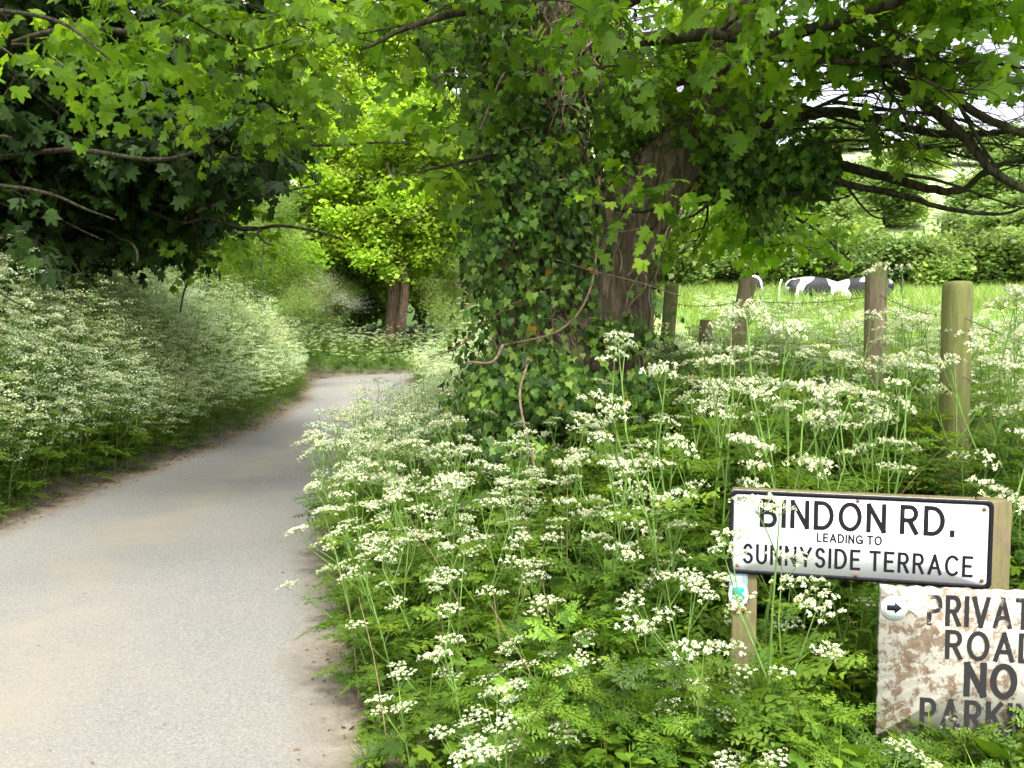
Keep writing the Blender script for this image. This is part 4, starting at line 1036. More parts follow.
    for j in range(4):
        m = g.integers(0, 12, n) == j
        A.add(*scatter(LS[j], np.column_stack([P[m], z[m] - .02]), rotz(g.uniform(0, 6.28, m.sum())), (.35 + .8 * sstep(HW + .15, HW + .9, np.abs(d[m]))) * g.uniform(.8, 1.5, m.sum()), g.random(m.sum()) * .4))
    obj('undergrowth', A.mesh('bank_undergrowth', M['herb']), label='deep green leaves under the flowers on the far banks of the lane', cat='undergrowth', kind='stuff')
    # grass
    def blade(h, w, bend):
        t_ = np.linspace(0, 1, 5); y = bend * t_ ** 2 * h; zz = h * (t_ - .35 * bend * t_ ** 2); ww = w * (1 - t_ ** 1.5) + .0003
        V = np.vstack([np.column_stack([-ww, y, zz]), np.column_stack([ww, y, zz])]); i = np.arange(4)
        return V, np.vstack([np.stack([i, i + 5, i + 6], -1), np.stack([i, i + 6, i + 1], -1)]), np.zeros(10)
    BL = [blade(.36, .0042, .5), blade(.30, .005, .95), blade(.42, .0035, .75)]
    G = MB()
    P, d, z = pts(34000, -1.6, 4.5, 1.4, 7.5, lambda P, d: (d > HW + .22) & ((P[:, 1] < 3.4) | (g.random(len(P)) < .22)))
    n = len(P); cl = np.sin(P[:, 0] * 5) * np.sin(P[:, 1] * 6.3 + P[:, 0] * 2); k = cl > -.25; P = P[k]; z = z[k]; d = d[k]; n = len(P)
    for j in range(3):
        m = g.integers(0, 3, n) == j; q = m.sum(); G.add(*scatter(BL[j], np.column_stack([P[m], z[m] - .01]), rotz(g.uniform(0, 6.28, q)), g.uniform(.45, 1.15, q) * np.where(P[m, 1] < 3.1, 1.3, 1) * (.4 + .6 * sstep(HW + .2, HW + .8, d[m])), g.random(q)))
    # tufts at the lane edge
    P, d, z = pts(5000, -2.2, 0, 2.4, 9, lambda P, d: (d > HW + .10) & (d < HW + .5)); q = len(P)
    G.add(*scatter(BL[1], np.column_stack([P, z - .01]), rotz(g.uniform(0, 6.28, q)), g.uniform(.15, .4, q), g.random(q)))
    obj('grass', G.mesh('bank_grass', M['grass']), label='long arching grass blades mixed through the near bank', cat='grass', kind='stuff')
    # meadow
    n = 90000; y = 4.2 + (g.random(n) ** 1.7) * 60; x = g.uniform(.2, 1, n) * y * .68 + 1.2
    d, _ = lateral(x, y); k = d > HW + 3.0; x = x[k]; y = y[k]; n = len(x); z = ground(x, y)
    G = MB(); s = g.uniform(.5, 1.0, n) * (1 + y / 25) * np.where((y > 25) & (y < 34), 1.6, 1); BF = [blade(.30, .006, .5), blade(.26, .008, .9)]
    for j in range(2):
        m = g.integers(0, 2, n) == j; G.add(*scatter(BF[j], np.column_stack([x[m], y[m], z[m] - .02]), rotz(g.uniform(0, 6.28, m.sum())), s[m], g.random(m.sum())))
    obj('meadow_grass', G.mesh('meadow_grass', M['field']), label='bright sunlit meadow grass beyond the fence around the cows', cat='grass', kind='stuff')
    # litter along the lane edges
    n = 5200; y = g.uniform(2.2, 26, n); side = g.choice([-1, 1], n); off = HW + g.normal(.12, .14, n)
    idx = np.searchsorted(CLS[:, 1], np.clip(y, 0, 26)); idx = np.clip(idx, 0, len(CLS) - 1); q = CLS[idx] + NRM[idx] * (side * off)[:, None]
    zz = np.maximum(ground(q[:, 0], q[:, 1]), roadz(q[:, 1]) + .004) + .008
    v, F, r = scatter((OV[0] * (1, .8, 1.6), OV[1], np.zeros(9)), np.column_stack([q, zz]), rndmat(n, g, .35), g.uniform(.008, .05, n) * np.where(g.random(n) < .7, .5, 1), g.random(n))
    n2 = 130; y = g.uniform(2.4, 14, n2); idx = np.searchsorted(CLS[:, 1], y); q = CLS[idx] + NRM[idx] * g.uniform(-1.25, 1.25, n2)[:, None]
    v2, F2, r2 = scatter((OV[0] * (1, .8, 1), OV[1], np.zeros(9)), np.column_stack([q, roadz(q[:, 1]) + .03]), rndmat(n2, g, .1), g.uniform(.008, .022, n2), g.random(n2))
    obj('leaf_litter', to_mesh('leaf_litter', np.vstack([v, v2]), np.vstack([F, F2 + len(v)]), M['litter'], np.concatenate([r, r2])), label='brown dead leaves and crumbs along the lane edges', cat='leaf litter', kind='stuff')
under()

# ------------------------------------------------------------------ fence
def wood_mat(name, c1, c2, green):
    m, t, out = nt(name); o = obco(t); mp = N(t, 'ShaderNodeMapping'); mp.inputs['Scale'].default_value = (30, 30, 2.5); t.links.new(o, mp.inputs[0])
    nz = noise(t, 1.5, 8, .7, mp.outputs[0], .6); c = ramp(t, nz, [(.3, c1), (.7, c2)])
    al = ramp(t, noise(t, 5, 6, .7, o), [(.42, (0, 0, 0)), (.62, (green,) * 3)]); c = mixc(t, al, c, (.16, .20, .045))
    p = N(t, 'ShaderNodeBsdfPrincipled'); t.links.new(c, p.inputs['Base Color']); p.inputs['Roughness'].default_value = .9; p.inputs['Specular IOR Level'].default_value = .15
    t.links.new(bump(t, nz, .7, .008), p.inputs['Normal']); t.links.new(p.outputs[0], out.inputs[0]); return m
M['post'] = wood_mat('weathered_post', (.10, .07, .045), (.36, .28, .20), .6)
M['post_green'] = wood_mat('mossy_post', (.09, .085, .04), (.30, .265, .13), .8)
M['wire'] = plain('rusty_wire', (.16, .13, .10), .6, 40, .5)
def fence():
    posts = [(958, 282, 4.0, .064, 0, 0), (876, 268, 5.2, .060, 0, .01), (748, 278, 6.2, .058, .16, 0), (672, 285, 7.6, .060, .07, 0), (623, 268, 9.2, .055, 0, 0), (600, 268, 11.2, .055, 0, 0)]
    p0 = W(*posts[0][:3]); root = empty('wire_fence', (p0[0], p0[1], gz(p0[0], p0[1])), label='barbed wire fence on round wooden posts between bank and meadow', cat='fence'); off = np.array(root.location)
    extra = [np.array([2.25, 2.9, 1.50])]; tops = []
    g = np.random.default_rng(700)
    P_all = [(e, .062, 0, 0) for e in extra[::-1]] + [(W(px, py, Y), r, lx, ly) for px, py, Y, r, lx, ly in posts]
    for k, (tp, r, lx, ly) in enumerate(P_all):
        h = tp[2] - gz(tp[0], tp[1]) + .3; seg = 20; zs = np.array([-h, -h * .6, -h * .3, -.05, -.015, 0, .004]); rs = np.array([1.04, 1.02, 1.0, 1.0, .98, .90, .5]) * r
        V = []
        for z, rr in zip(zs, rs):
            a = np.arange(seg) / seg * 6.283; q = rr * (1 + .035 * np.sin(a * 3 + k) + .02 * np.sin(a * 8 + k * 2)); V.append(np.column_stack([q * np.cos(a) + lx * z, q * np.sin(a) + ly * z, np.full(seg, z)]))
        V.append([[0, 0, .006]]); V = np.concatenate(V) + tp - off; i = np.arange(6)[:, None] * seg; j = np.arange(seg)[None]; kk = (j + 1) % seg
        F = [np.stack([i + j, i + kk, i + seg + kk, i + seg + j], -1).reshape(-1, 4), np.stack([6 * seg + np.arange(seg), 6 * seg + (np.arange(seg) + 1) % seg, np.full(seg, 7 * seg)], -1)]
        mb = MB().add(V, F); o = obj('post', mb.mesh('post', M['post_green' if k in (1, 4) else 'post'], True), root)
        if k == 1: o['label'] = 'thick post green with algae, nearest in the fence'
        if k == 3: o['label'] = 'brown post leaning sideways'
    for wz, rad in ((-.16, .0022), (-.42, .0022), (-.66, .0022)):
        pts = np.array([tp + (lx * wz, -.06, wz) for tp, r, lx, ly in P_all]); mb = MB()
        for a, b in zip(pts[:-1], pts[1:]):
            t_ = np.linspace(0, 1, 9)[:, None]; q = a * (1 - t_) + b * t_; q[:, 2] -= .03 * np.sin(t_[:, 0] * math.pi); mb.add(*tube(q - off, rad, 4, False)); L = np.linalg.norm(b - a)
            for u in np.arange(.08, L, .13):
                c = a + (b - a) * u / L - (0, 0, .03 * math.sin(u / L * math.pi))
                for s in (-1, 1): mb.add(*tube(np.array([c - off - (0, .008 * s, .018), c - off + (.004, .008 * s, .018)]), .0014, 3, False))
        obj('wire', mb.mesh('wire', M['wire']), root)
fence()
# weathered stump of an old post, low behind the leaning post
def stump(px, py, Y, r, label):
    p = W(px, py, Y); z0 = gz(p[0], p[1]); mb = MB(); P = np.array([(0, 0, -.2), (0, 0, .3 * (p[2] - z0)), (.01, 0, (p[2] - z0) * .7), (.015, 0, p[2] - z0)])
    mb.add(*tube(smooth_line(P, 8), r * np.array([1.1, 1.05, 1, 1, 1, .97, .95, .85]), 14)); mb.V[-1] *= (1, 1, 1)
    o = obj('old_post', mb.mesh('old_post', M['post'], True), loc=(p[0], p[1], z0), label=label, cat='post')
stump(704, 320, 7.2, .055, 'short weathered post stump low between two fence posts')
stump(648, 306, 8.0, .045, 'broken grey post stub beside the sycamore roots')

# ------------------------------------------------------------------ cows
def cow_mat():
    m, t, out = nt('friesian_hide'); o = obco(t)
    mp = N(t, 'ShaderNodeMapping'); mp.inputs['Scale'].default_value = (1.5, 1.2, 1.3); mp.inputs['Location'].default_value = (.35, .2, .1); t.links.new(o, mp.inputs[0])
    oi = N(t, 'ShaderNodeObjectInfo'); ad = N(t, 'ShaderNodeVectorMath'); ad.operation = 'ADD'; t.links.new(mp.outputs[0], ad.inputs[0]); t.links.new(oi.outputs['Location'], ad.inputs[1])
    nz = noise(t, 1.0, 1.5, .5, ad.outputs[0], .3); k = ramp(t, nz, [(.50, (0, 0, 0)), (.515, (1, 1, 1))])
    sx = N(t, 'ShaderNodeSeparateXYZ'); t.links.new(o, sx.inputs[0]); low = mathn(t, 'LESS_THAN', sx.outputs[2], .58)
    k = mathn(t, 'MAXIMUM', k, low); c = mixc(t, k, (.012, .012, .016), (.78, .76, .72))
    p = N(t, 'ShaderNodeBsdfPrincipled'); t.links.new(c, p.inputs['Base Color']); p.inputs['Roughness'].default_value = .65
    t.links.new(p.outputs[0], out.inputs[0]); return m
M['cow'] = cow_mat(); M['horn'] = plain('hoof', (.07, .06, .05), .6); M['pink'] = plain('udder_skin', (.62, .38, .33), .6)
def cow(loc, rz, label, graze=True):
    root = empty('cow', loc, rz, label=label, cat='cow', group='black and white cows grazing in the meadow'); root.scale = (1.14, 1.14, 1.12)
    pts = {}; E = []; V = []; Rr = []
    def v(p, r, parent=None):
        V.append(p); Rr.append(r if isinstance(r, tuple) else (r, r)); i = len(V) - 1
        if parent is not None: E.append((parent, i))
        return i
    pel = v((-.62, 0, 1.10), (.27, .25)); mid = v((-.1, 0, 1.02), (.34, .36), pel); ch = v((.45, 0, 1.03), (.29, .34), mid)
    if graze:
        n1 = v((.85, 0, .98), (.17, .20), ch); n2 = v((1.15, 0, .70), (.12, .15), n1); hd = v((1.30, 0, .42), (.12, .12), n2); mz = v((1.42, 0, .20), (.09, .08), hd); v((1.46, 0, .10), (.07, .06), mz); ear = hd
    else:
        n1 = v((.82, 0, 1.22), (.16, .2), ch); n2 = v((1.1, 0, 1.38), (.12, .15), n1); hd = v((1.30, 0, 1.42), (.12, .13), n2); mz = v((1.55, 0, 1.30), (.085, .085), hd); v((1.63, 0, 1.26), (.07, .06), mz); ear = hd
    rump = v((-.86, 0, 1.12), (.16, .15), pel)
    for s in (-1, 1):
        h = v((-.68, .19 * s, .88), .16, pel); k = v((-.60, .22 * s, .64), .095, h); hk = v((-.74, .21 * s, .46), .06, k); c = v((-.70, .21 * s, .2), .042, hk); v((-.66, .21 * s, .04), .055, c)
        sh = v((.48, .17 * s, .82), .14, ch); kn = v((.50, .19 * s, .46), .062, sh); c = v((.49, .19 * s, .2), .042, kn); v((.52, .19 * s, .04), .055, c)
    me = bpy.data.meshes.new('cow_skel'); me.from_pydata([tuple(x) for x in V], E, []); tmp = bpy.data.objects.new('tmp', me); col.objects.link(tmp)
    sk = tmp.modifiers.new('s', 'SKIN'); 
    for i, r in enumerate(Rr): me.skin_vertices[0].data[i].radius = r; me.skin_vertices[0].data[i].use_root = (i == 0)
    tmp.modifiers.new('d', 'SUBSURF').levels = 2
    dg = bpy.context.evaluated_depsgraph_get(); bm = bpy.data.meshes.new_from_object(tmp.evaluated_get(dg)); bpy.data.objects.remove(tmp)
    bm.materials.clear(); bm.materials.append(M['cow']); bm.polygons.foreach_set('use_smooth', np.ones(len(bm.polygons), dtype=bool))
    obj('body', bm, root)
    hp = np.array(V[hd])
    for s in (-1, 1):
        mb = MB(); q, rr = smooth_line(np.array([hp + (-.04, .08 * s, .08), hp + (-.06, .18 * s, .10), hp + (-.06, .27 * s, .06)]), 6, [.03, .05, .01]); mb.add(*tube(q, rr, 8)); obj('ear', mb.mesh('ear', M['cow'], True), root)
    mb = MB(); q, rr = smooth_line(np.array([(-.98, 0, 1.22), (-1.05, 0, 1.0), (-1.04, .02, .7), (-1.03, .03, .45)]), 12, [.03, .022, .018, .04]); mb.add(*tube(q, rr, 8)); obj('tail', mb.mesh('tail', M['cow'], True), root)
    mb = MB(); q, rr = smooth_line(np.array([(-.42, 0, .78), (-.42, 0, .68), (-.42, 0, .58)]), 6, [.16, .17, .06]); mb.add(*tube(q, rr, 12)); obj('udder', mb.mesh('udder', M['pink'], True), root)
for px, Y, rz, lab, gr in ((812, 31, .12, 'mostly black cow with white rump grazing beyond the leaning fence post', True), (864, 31.5, -.35 + math.pi, 'cow with black and white stripes partly behind the brown fence post', True), (753, 34, 1.2, 'small far cow almost hidden by the leaning post', True)):
    x = W(px, 300, Y)[0]; cow((x, Y, gz(x, Y) - .34), rz, lab, gr)

# ------------------------------------------------------------------ lettering
def arc(cx, cy, rx, ry, a0, a1, n=14):
    a = np.radians(np.linspace(a0, a1, n)); return [(cx + rx * math.cos(x), cy + ry * math.sin(x)) for x in a]
GL = {
 'B': (.60, [[(0, 0), (0, 1)], [(0, 1)] + arc(.32, .76, .24, .24, 90, -90) + [(0, .52)], [(0, .52)] + arc(.34, .26, .26, .26, 90, -90) + [(0, 0)]]),
 'I': (.0, [[(0, 0), (0, 1)]]), 'N': (.66, [[(0, 0), (0, 1)], [(0, 1), (.66, 0)], [(.66, 0), (.66, 1)]]),
 'D': (.70, [[(0, 0), (0, 1)], [(0, 1)] + arc(.26, .5, .44, .5, 90, -90, 18) + [(0, 0)]]), 'O': (.84, [arc(.42, .5, .42, .5, 0, 360, 30)]),
 'R': (.62, [[(0, 0), (0, 1)], [(0, 1)] + arc(.32, .74, .26, .26, 90, -90) + [(0, .48)], [(.30, .48), (.60, 0)]]), '.': (.04, [[(.02, -.02), (.02, .10)]]),
 'L': (.50, [[(0, 1), (0, 0), (.5, 0)]]), 'E': (.54, [[(0, 0), (0, 1)], [(0, 1), (.54, 1)], [(0, .52), (.46, .52)], [(0, 0), (.54, 0)]]),
 'A': (.76, [[(0, 0), (.38, 1)], [(.38, 1), (.76, 0)], [(.13, .32), (.63, .32)]]), 'G': (.80, [arc(.42, .5, .42, .5, 45, 335, 24), [(.46, .44), (.82, .44)], [(.82, .44), (.82, .05)]]),
 'T': (.62, [[(.31, 0), (.31, 1)], [(0, 1), (.62, 1)]]), 'S': (.56, [arc(.28, .75, .25, .25, 25, 270, 14) + arc(.28, .25, .28, .25, 90, -155, 14)[1:]]),
 'U': (.64, [[(0, 1)] + arc(.32, .32, .32, .32, 180, 360, 14) + [(.64, 1)]]), 'Y': (.70, [[(0, 1), (.35, .46)], [(.70, 1), (.35, .46)], [(.35, .46), (.35, 0)]]),
 'C': (.76, [arc(.42, .5, .42, .5, 45, 315, 22)]), 'P': (.58, [[(0, 0), (0, 1)], [(0, 1)] + arc(.30, .73, .27, .27, 90, -90) + [(0, .46)]]),
 'V': (.72, [[(0, 1), (.36, 0)], [(.36, 0), (.72, 1)]]), 'K': (.62, [[(0, 0), (0, 1)], [(.58, 1), (0, .42)], [(.2, .60), (.62, 0)]])}
def ribbon(pts, w, z, closed=False):
    P = np.array(pts, dtype=float); T = unit(np.gradient(P, axis=0)) if len(P) > 2 else np.tile(unit(P[1] - P[0]), (2, 1))
    if len(P) > 2:   # sharper corners: bisect
        d = unit(np.diff(P, axis=0)); T = unit(np.vstack([d[:1], unit(d[:-1] + d[1:]), d[-1:]]))
        k = np.concatenate([[1], 1 / np.maximum(.5, (T[1:-1] * d[:-1]).sum(1)), [1]])
        if closed: T[0] = T[-1] = unit(d[0] + d[-1])
    else: k = np.ones(2)
    if not closed: P = P.copy(); P[0] -= T[0] * w * .45; P[-1] += T[-1] * w * .45
    Nn = np.column_stack([-T[:, 1], T[:, 0]]) * (w / 2 * k)[:, None]
    V = np.vstack([P + Nn, P - Nn]); n = len(P); i = np.arange(n - 1)
    V = np.column_stack([V[:, 0], np.full(len(V), -z), V[:, 1]]); return V, np.stack([i + n, i + n + 1, i + 1, i], -1)
def word(text, cx, cy, h, width, thick, z):
    """flat letters on a board facing -Y; returns MB"""
    gap = .40 if len(text) < 12 else .44; tot = 0; xs = []
    for ch in text:
        if ch == ' ': tot += .40; xs.append(None); continue
        xs.append(tot); tot += GL[ch][0] + gap
    tot -= gap; sx = width / (tot * h) if width else 1.0; mb = MB(); q = 0
    for ch, x in zip(text, xs):
        if x is None: continue
        for s in GL[ch][1]:
            P = [((x + a) * sx * h - tot * sx * h / 2 + cx, b * h - h / 2 + cy) for a, b in s]
            mb.add(*ribbon(P, thick, z + (q % 4) * .0002, closed=(ch == 'O'))); q += 1
    return mb
def rrect(w, h, r, n=7):
    P = []
    for cx, cy, a0 in ((w / 2 - r, h / 2 - r, 0), (-w / 2 + r, h / 2 - r, 90), (-w / 2 + r, -h / 2 + r, 180), (w / 2 - r, -h / 2 + r, 270)):
        for a in np.linspace(0, 90, n): P.append((cx + r * math.cos(R(a0 + a)), cy + r * math.sin(R(a0 + a))))
    return np.array(P)
def slab(P, y0, y1):
    """extruded outline P (x,z) from y0 (front) to y1 (back)"""
    n = len(P); c = P.mean(0); V = np.vstack([np.column_stack([P[:, 0], np.full(n, y0), P[:, 1]]), np.column_stack([P[:, 0], np.full(n, y1), P[:, 1]]), [[c[0], y0, c[1]], [c[0], y1, c[1]]]])
    i = np.arange(n); j = (i + 1) % n
    return V, [np.stack([i, i + n, j + n, j], -1), np.stack([i, j, np.full(n, 2 * n)], -1), np.stack([j + n, i + n, np.full(n, 2 * n + 1)], -1)]
def ring(P, Q, y0, y1):
    n = len(P); V = np.vstack([np.column_stack([A[:, 0], np.full(n, y), A[:, 1]]) for A, y in ((P, y0), (Q, y0), (P, y1), (Q, y1))]); i = np.arange(n); j = (i + 1) % n
    return V, np.vstack([np.stack([i, j, j + n, i + n], -1), np.stack([i, i + 2 * n, j + 2 * n, j], -1), np.stack([i + n, j + n, j + 3 * n, i + 3 * n], -1)])
def disc(cx, cy, r, y, n=28):
    a = np.arange(n) / n * 6.2832; V = np.vstack([np.column_stack([cx + r * np.cos(a), np.full(n, y), cy + r * np.sin(a)]), [[cx, y, cy]]]); i = np.arange(n)
    return V, np.stack([i, (i + 1) % n, np.full(n, n)], -1)

def enamel(name, base, dirt, lo=.55, hi=.8, sc=6, rough=.35):
    m, t, out = nt(name); o = obco(t); nz = noise(t, sc, 8, .72, o, .6); k = ramp(t, nz, [(lo, (0, 0, 0)), (hi, (1, 1, 1))]); c = mixc(t, k, base, dirt)
    p = N(t, 'ShaderNodeBsdfPrincipled'); t.links.new(c, p.inputs['Base Color']); p.inputs['Roughness'].default_value = rough; p.inputs['Specular IOR Level'].default_value = .08
    t.links.new(p.outputs[0], out.inputs[0]); return m
M['enamel'] = enamel('white_sign_paint', (.84, .85, .87), (.55, .58, .52), .56, .85, 5)
M['black'] = enamel('black_sign_paint', (.014, .014, .018), (.12, .12, .11), .6, .9, 30, .5)
M['rust'] = plain('rusty_screw', (.22, .10, .05), .7, 60, .5)
def peel(name, base, under, lo, hi, sc, under2=(.17, .115, .075)):
    m, t, out = nt(name); o = obco(t); nz = noise(t, sc, 10, .78, o, .4); big = noise(t, sc * .22, 4, .6, o)
    s = mathn(t, 'ADD', mathn(t, 'MULTIPLY', nz, .6), mathn(t, 'MULTIPLY', big, .4)); k = ramp(t, s, [(lo, (0, 0, 0)), (hi, (1, 1, 1))])
    u = mixc(t, ramp(t, noise(t, 35, 5, .7, o), [(.4, (0, 0, 0)), (.6, (1, 1, 1))]), under, under2); c = mixc(t, k, base, u)
    p = N(t, 'ShaderNodeBsdfPrincipled'); t.links.new(c, p.inputs['Base Color']); p.inputs['Roughness'].default_value = .85; p.inputs['Specular IOR Level'].default_value = .2
    t.links.new(bump(t, s, .25, .003), p.inputs['Normal']); t.links.new(p.outputs[0], out.inputs[0]); return m
M['board'] = peel('flaking_cream_paint', (.43, .41, .355), (.25, .195, .14), .500, .53, 34)
M['old_black'] = peel('flaking_black_paint', (.025, .025, .026), (.52, .48, .40), .54, .58, 14, (.40, .32, .24))
M['signpost'] = wood_mat('square_sign_post', (.08, .062, .036), (.20, .16, .095), .45)
M['marker_white'] = enamel('marker_white', (.80, .82, .84), (.6, .6, .55), .6, .85, 30)
M['teal'] = enamel('marker_teal', (.02, .30, .27), (.10, .35, .32), .6, .85, 30)
M['navy'] = enamel('marker_black', (.02, .02, .03), (.06, .06, .07), .6, .85, 30)
M['red'] = plain('faded_red_paint', (.24, .09, .06), .6, 40, .3)

def signs():
    YAW = R(-13.0)
    c = W(855, 538, 2.66); zg = gz(c[0], c[1])
    root = empty('road_name_sign', (c[0], c[1], zg), YAW, label='white road name sign with black border lettered BINDON RD. LEADING TO SUNNYSIDE TERRACE', cat='road sign')
    hz = c[2] - zg; Wd, Hh = .750, .262
    root.rotation_euler = (0, R(.35), YAW)
    P = rrect(Wd, Hh, .018); sh = lambda P: P + (0, hz)
    plate = obj('plate', MB().add(*slab(sh(P), 0, .006)).mesh('plate', M['enamel']), root)
    obj('border', MB().add(*ring(sh(P * 1.0008), sh(rrect(Wd - .024, Hh - .024, .012)), -.0022, .0005)).mesh('border', M['black']), plate)
    mb = MB(); rows = [('BINDON RD.', -.006, .0640, .077, .545, .0130), ('LEADING TO', -.022, -.0040, .0235, .182, .0048), ('SUNNYSIDE TERRACE', -.004, -.0670, .055, .650, .0084)]
    for i, (tx, x, z, h, w, th) in enumerate(rows):
        obj('lettering', word(tx, x, hz + z, h, w, th, .001).mesh('lettering', M['black']), plate)
    for sx, sz in ((-.350, .106), (.350, .106), (-.350, -.106), (.350, -.106), (0, .114), (0, -.114)):
        V, F = tube(np.array([[sx, -.0045, hz + sz], [sx, .001, hz + sz]]), .0055, 10); obj('screw', MB().add(V, F).mesh('screw', M['rust']), plate)
    # grazed scratches and green film
    g = np.random.default_rng(5); sc = MB()
    for k in range(9):
        x = g.uniform(.02, .33); z = hz + g.uniform(-.1, .03); a = g.uniform(.3, 1.2); L = g.uniform(.02, .09)
        pts = smooth_line(np.array([(x, z, 0), (x + L * math.cos(a) * .5, z + L * math.sin(a) * .6, 0), (x + L * math.cos(a), z + L * math.sin(a), 0)]), 6)[:, :2]; sc.add(*ribbon(pts, .0008, .0006))
    obj('scratches', sc.mesh('scratches', plain('scratch_grey', (.35, .35, .34), .7)), plate)
    # timber back rails and posts
    obj('rail', MB().add(*box(.70, .04, .05, (-.02, .028, hz + .108), .004)).mesh('rail', M['signpost'], False), root)
    post = obj('post', MB().add(*box(.085, .075, .95 + hz, (.385, .045, (hz + .13) / 2 - .41), .006)).mesh('post', M['signpost']), root)
    p2 = obj('post', MB().add(*box(.075, .07, hz + .72, (-.325, .045, (hz + .08) / 2 - .32), .006)).mesh('post', M['signpost']), root)
    # small marker plate on the near post, below the sign
    mx, mz = -.345, hz - .195
    mk = obj('waymarker', MB().add(*slab(rrect(.056, .125, .006) + (mx, mz + .025), .0035, .0075)).mesh('waymarker', plain('marker_blue_grey', (.40, .50, .56), .5)), root, label='small waymarker with teal arrow on a white oval')
    V, F = disc(0, 0, 1, 0, 30); V = V * (.030, 1, .037) + (mx + .001, .0025, mz - .004); obj('disc', MB().add(V, F).mesh('disc', M['marker_white']), mk)
    A = np.array([(-.019, .018), (-.002, .024), (.018, .020), (.019, -.012), (.008, -.026), (-.004, -.020), (-.020, -.012)])
    obj('arrow', MB().add(*slab(A + (mx + .001, mz - .003), .0012, .0022)).mesh('arrow', M['teal']), mk)
    obj('band', MB().add(*slab(rrect(.05, .016, .003) + (mx - .002, mz - .052), .002, .0034)).mesh('band', M['red']), mk)

    # the private road board
    c = W(990, 668, 2.47); zg = gz(c[0], c[1]); hz = c[2] - zg; root = empty('private_road_sign', (c[0], c[1], zg), R(-9), label='rust-blotched flaking cream board lettered PRIVATE ROAD NO PARKING', cat='sign')
    g = np.random.default_rng(8); Wd, Hh = .60, .445; n = 40; P = []
    for a, b in (((-1, -1), (1, -1)), ((1, -1), (1, 1)), ((1, 1), (-1, 1)), ((-1, 1), (-1, -1))):
        for u in np.linspace(0, 1, n, endpoint=False): P.append((Wd / 2 * (a[0] * (1 - u) + b[0] * u) + g.normal(0, .0016), Hh / 2 * (a[1] * (1 - u) + b[1] * u) + g.normal(0, .0016) + hz))
    bd = obj('board', MB().add(*slab(np.array(P), 0, .018)).mesh('board', M['board']), root)
    for tx, z, h, w, th in (('PRIVATE', .160, .078, .312, .0125), ('ROAD', .062, .074, .235, .0125), ('NO', -.036, .086, .125, .017), ('PARKING', -.142, .078, .362, .0135)):
        obj('lettering', word(tx, -.010 if tx == 'PRIVATE' else .002, hz + z, h, w, th, .001).mesh('lettering', M['old_black']), bd)
    mx, mz = -.262, hz + .162
    dm = obj('waymark_disc', MB().add(*slab(np.column_stack([mx + .0355 * np.cos(np.arange(36) / 36 * 6.2832), mz + .0355 * np.sin(np.arange(36) / 36 * 6.2832)]), -.0035, .0005)).mesh('waymark_disc', M['marker_white']), root, label='round white waymark disc with black arrow')
    A = np.array([(-.020, .0075), (.002, .0075), (.002, .016), (.021, 0), (.002, -.016), (.002, -.0075), (-.020, -.0075)]); obj('arrow', MB().add(*slab(A + (mx, mz), -.0048, -.0036)).mesh('arrow', M['navy']), dm)
    mb = MB()
    for k in range(30):      # worn ring of tiny unreadable lettering
        if k in (14, 15, 29): continue
        a = k / 30 * 6.283; r = .0295; q = np.array([(math.cos(a), math.sin(a))]); tt = np.array([-math.sin(a), math.cos(a)]); w_ = g.uniform(.0010, .0018)
        pts = [np.array([mx, mz]) + q[0] * (r - .0022), np.array([mx, mz]) + q[0] * (r + .0022)]; mb.add(*ribbon(pts, w_, .0040))
    obj('ring_lettering', mb.mesh('ring_lettering', plain('marker_ink', (.12, .16, .30), .6)), dm)
    obj('post', MB().add(*box(.075, .07, .9 + hz, (.22, .058, hz / 2 - .25), .006)).mesh('post', M['signpost']), root)
    obj('post', MB().add(*box(.05, .05, .6 + hz, (-.22, .048, hz / 2 - .3), .005)).mesh('post', M['signpost']), root)
signs()

# ------------------------------------------------------------------ individual plants near the signs
def dock(px, py, Y, h, n, s, label, name='dock_plant', cat='dock'):
    p = W(px, py, Y); z0 = gz(p[0], p[1]); g = np.random.default_rng(int(px)); root = empty(name, (p[0], p[1], z0), label=label, cat=cat); H = p[2] - z0
    obj('stem', MB().add(*tube(smooth_line(np.array([(0, 0, -.02), (.01, 0, H * .3), (0, .01, H * .6)]), 8), np.linspace(.005, .002, 8), 7)).mesh('stem', M['stem'], True), root)
    nx_, ny_ = 5, 9
    for k in range(n):
        u = np.linspace(0, 1, ny_)[:, None]; v = np.linspace(-1, 1, nx_)[None]; w = .17 * np.sin(np.pi * np.clip(u * .92 + .06, 0, 1)) ** .7
        X = w * v; Yy = u + 0 * v; Z = -.35 * u ** 2 + .25 * np.abs(X) + .018 * np.sin(u * 26 + np.abs(v) * 2) * np.abs(v); V = np.stack([X, Yy, Z], -1).reshape(-1, 3)
        ii = (np.arange(ny_ - 1)[:, None] * nx_ + np.arange(nx_ - 1)[None]).ravel(); F = np.stack([ii, ii + 1, ii + nx_ + 1, ii + nx_], -1)
        a = k * 2.4 + g.random(); hh = H * (.10 + .50 * k / n); sc = s * g.uniform(1.2, 1.8); Rm = frames(np.array([[math.cos(a), math.sin(a), .9 + .8 * g.random()]]), (0, 0, 1))[0]
        obj('leaf', MB().add((V * sc) @ Rm.T + (0, 0, hh), F, g.uniform(.2, .75)).mesh('leaf', M['herb'], True), root)
dock(1003, 690, 2.40, .3, 5, .17, 'broad-leaved dock covering the corner of the flaking cream board')
dock(925, 712, 2.36, .2, 4, .13, 'pointed green dock in front of the bottom lettering of the flaking board')
dock(744, 632, 2.34, .2, 9, .10, 'leafy dock hugging the near post of the road name sign')
dock(722, 655, 2.36, .2, 7, .10, 'small dock left of the near post of the road name sign')
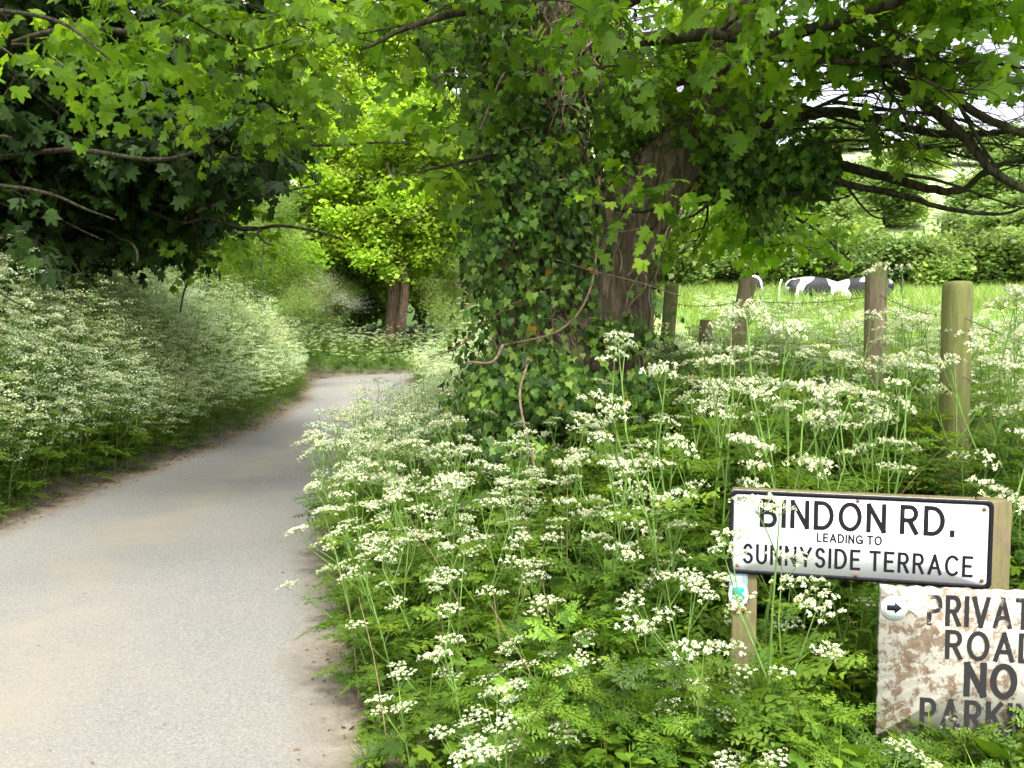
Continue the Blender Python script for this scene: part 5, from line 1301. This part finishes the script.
dock(860, 655, 2.42, .2, 5, .12, 'dock with brownish leaves just beside the flaking board')
dock(600, 440, 4.9, .2, 6, .20, 'large dark dock leaves in the shade below the ivy')
dock(800, 430, 3.6, .2, 6, .17, 'leafy dock behind the road name sign below the fence')
for j, (px, py, Y, lab) in enumerate([(372, 735, 3.05, 'tuft of dark fine grass at the dirt edge of the lane'), (705, 740, 2.25, 'clump of long arching grass left of the signs'), (845, 745, 2.2, 'clump of long grass below the road name sign'), (940, 752, 2.2, 'clump of long grass below the flaking board')]):
    p = W(px, py, Y); z0 = gz(p[0], p[1]); g = np.random.default_rng(j); n = 150 if j == 0 else 70; a = g.uniform(0, 6.28, n); mb = MB()
    for k in range(n):
        h = g.uniform(.10, .17) if j == 0 else g.uniform(.22, .42); bd = g.uniform(.3, 1.1); t_ = np.linspace(0, 1, 6); r0 = g.uniform(0, .05); w = (.0016 if j == 0 else .0042) * g.uniform(.7, 1.2)
        y = r0 + bd * t_ ** 2 * h; z = h * (t_ - .4 * bd * t_ ** 2); ww = w * (1 - t_ ** 1.6) + .0002; V = np.vstack([np.column_stack([-ww, y, z]), np.column_stack([ww, y, z])]); c, s = math.cos(a[k]), math.sin(a[k])
        V = V @ np.array([[c, s, 0], [-s, c, 0], [0, 0, 1]]); i = np.arange(5); mb.add(V, np.stack([i, i + 6, i + 7, i + 1], -1), g.random() * (.5 if j == 0 else 1))
    obj('grass_tuft', mb.mesh('grass_tuft', M['grass']), loc=(p[0], p[1], z0), label=lab, cat='grass tuft')

# ------------------------------------------------------------------ light, sky, camera
SUN_EL, SUN_AZ = R(57), R(168)      # azimuth measured from +Y towards +X
sd = bpy.data.lights.new('sun', 'SUN'); sd.energy = 4.6; sd.angle = R(11); sd.color = (1.0, .96, .88)
so = bpy.data.objects.new('sun', sd); col.objects.link(so)
v = Vector((math.sin(SUN_AZ) * math.cos(SUN_EL), math.cos(SUN_AZ) * math.cos(SUN_EL), math.sin(SUN_EL)))
so.rotation_euler = v.to_track_quat('Z', 'Y').to_euler(); so.location = v * 50
w = bpy.data.worlds.new('World'); scene.world = w; w.use_nodes = True; t = w.node_tree; t.nodes.clear()
sky = t.nodes.new('ShaderNodeTexSky'); sky.sky_type = 'NISHITA'; sky.sun_disc = False; sky.sun_elevation = SUN_EL; sky.sun_rotation = SUN_AZ
sky.air_density = 1.0; sky.dust_density = 5.0; sky.ozone_density = 1.0
hs = t.nodes.new('ShaderNodeHueSaturation'); hs.inputs['Saturation'].default_value = .22; hs.inputs['Value'].default_value = 3.0; t.links.new(sky.outputs[0], hs.inputs['Color'])
bg = t.nodes.new('ShaderNodeBackground'); bg.inputs['Strength'].default_value = .15; t.links.new(hs.outputs[0], bg.inputs['Color'])
wo = t.nodes.new('ShaderNodeOutputWorld'); t.links.new(bg.outputs[0], wo.inputs[0])
cd = bpy.data.cameras.new('camera'); cd.sensor_width = 36; cd.lens = 36 * FPX / 1024; cd.clip_start = .05; cd.clip_end = 2000
co = bpy.data.objects.new('camera', cd); col.objects.link(co); co.location = (0, 0, CAM_Z); co.rotation_euler = (R(90) - PITCH, 0, 0)
scene.camera = co
scene.view_settings.view_transform = 'Standard'; scene.view_settings.look = 'None'; scene.view_settings.exposure = 0
scene.cycles.max_bounces = 6; scene.cycles.transmission_bounces = 4; scene.cycles.diffuse_bounces = 3; scene.cycles.adaptive_threshold = .04
scene.cycles.use_denoising = True
print('tris', sum(len(m.polygons) for m in bpy.data.meshes))
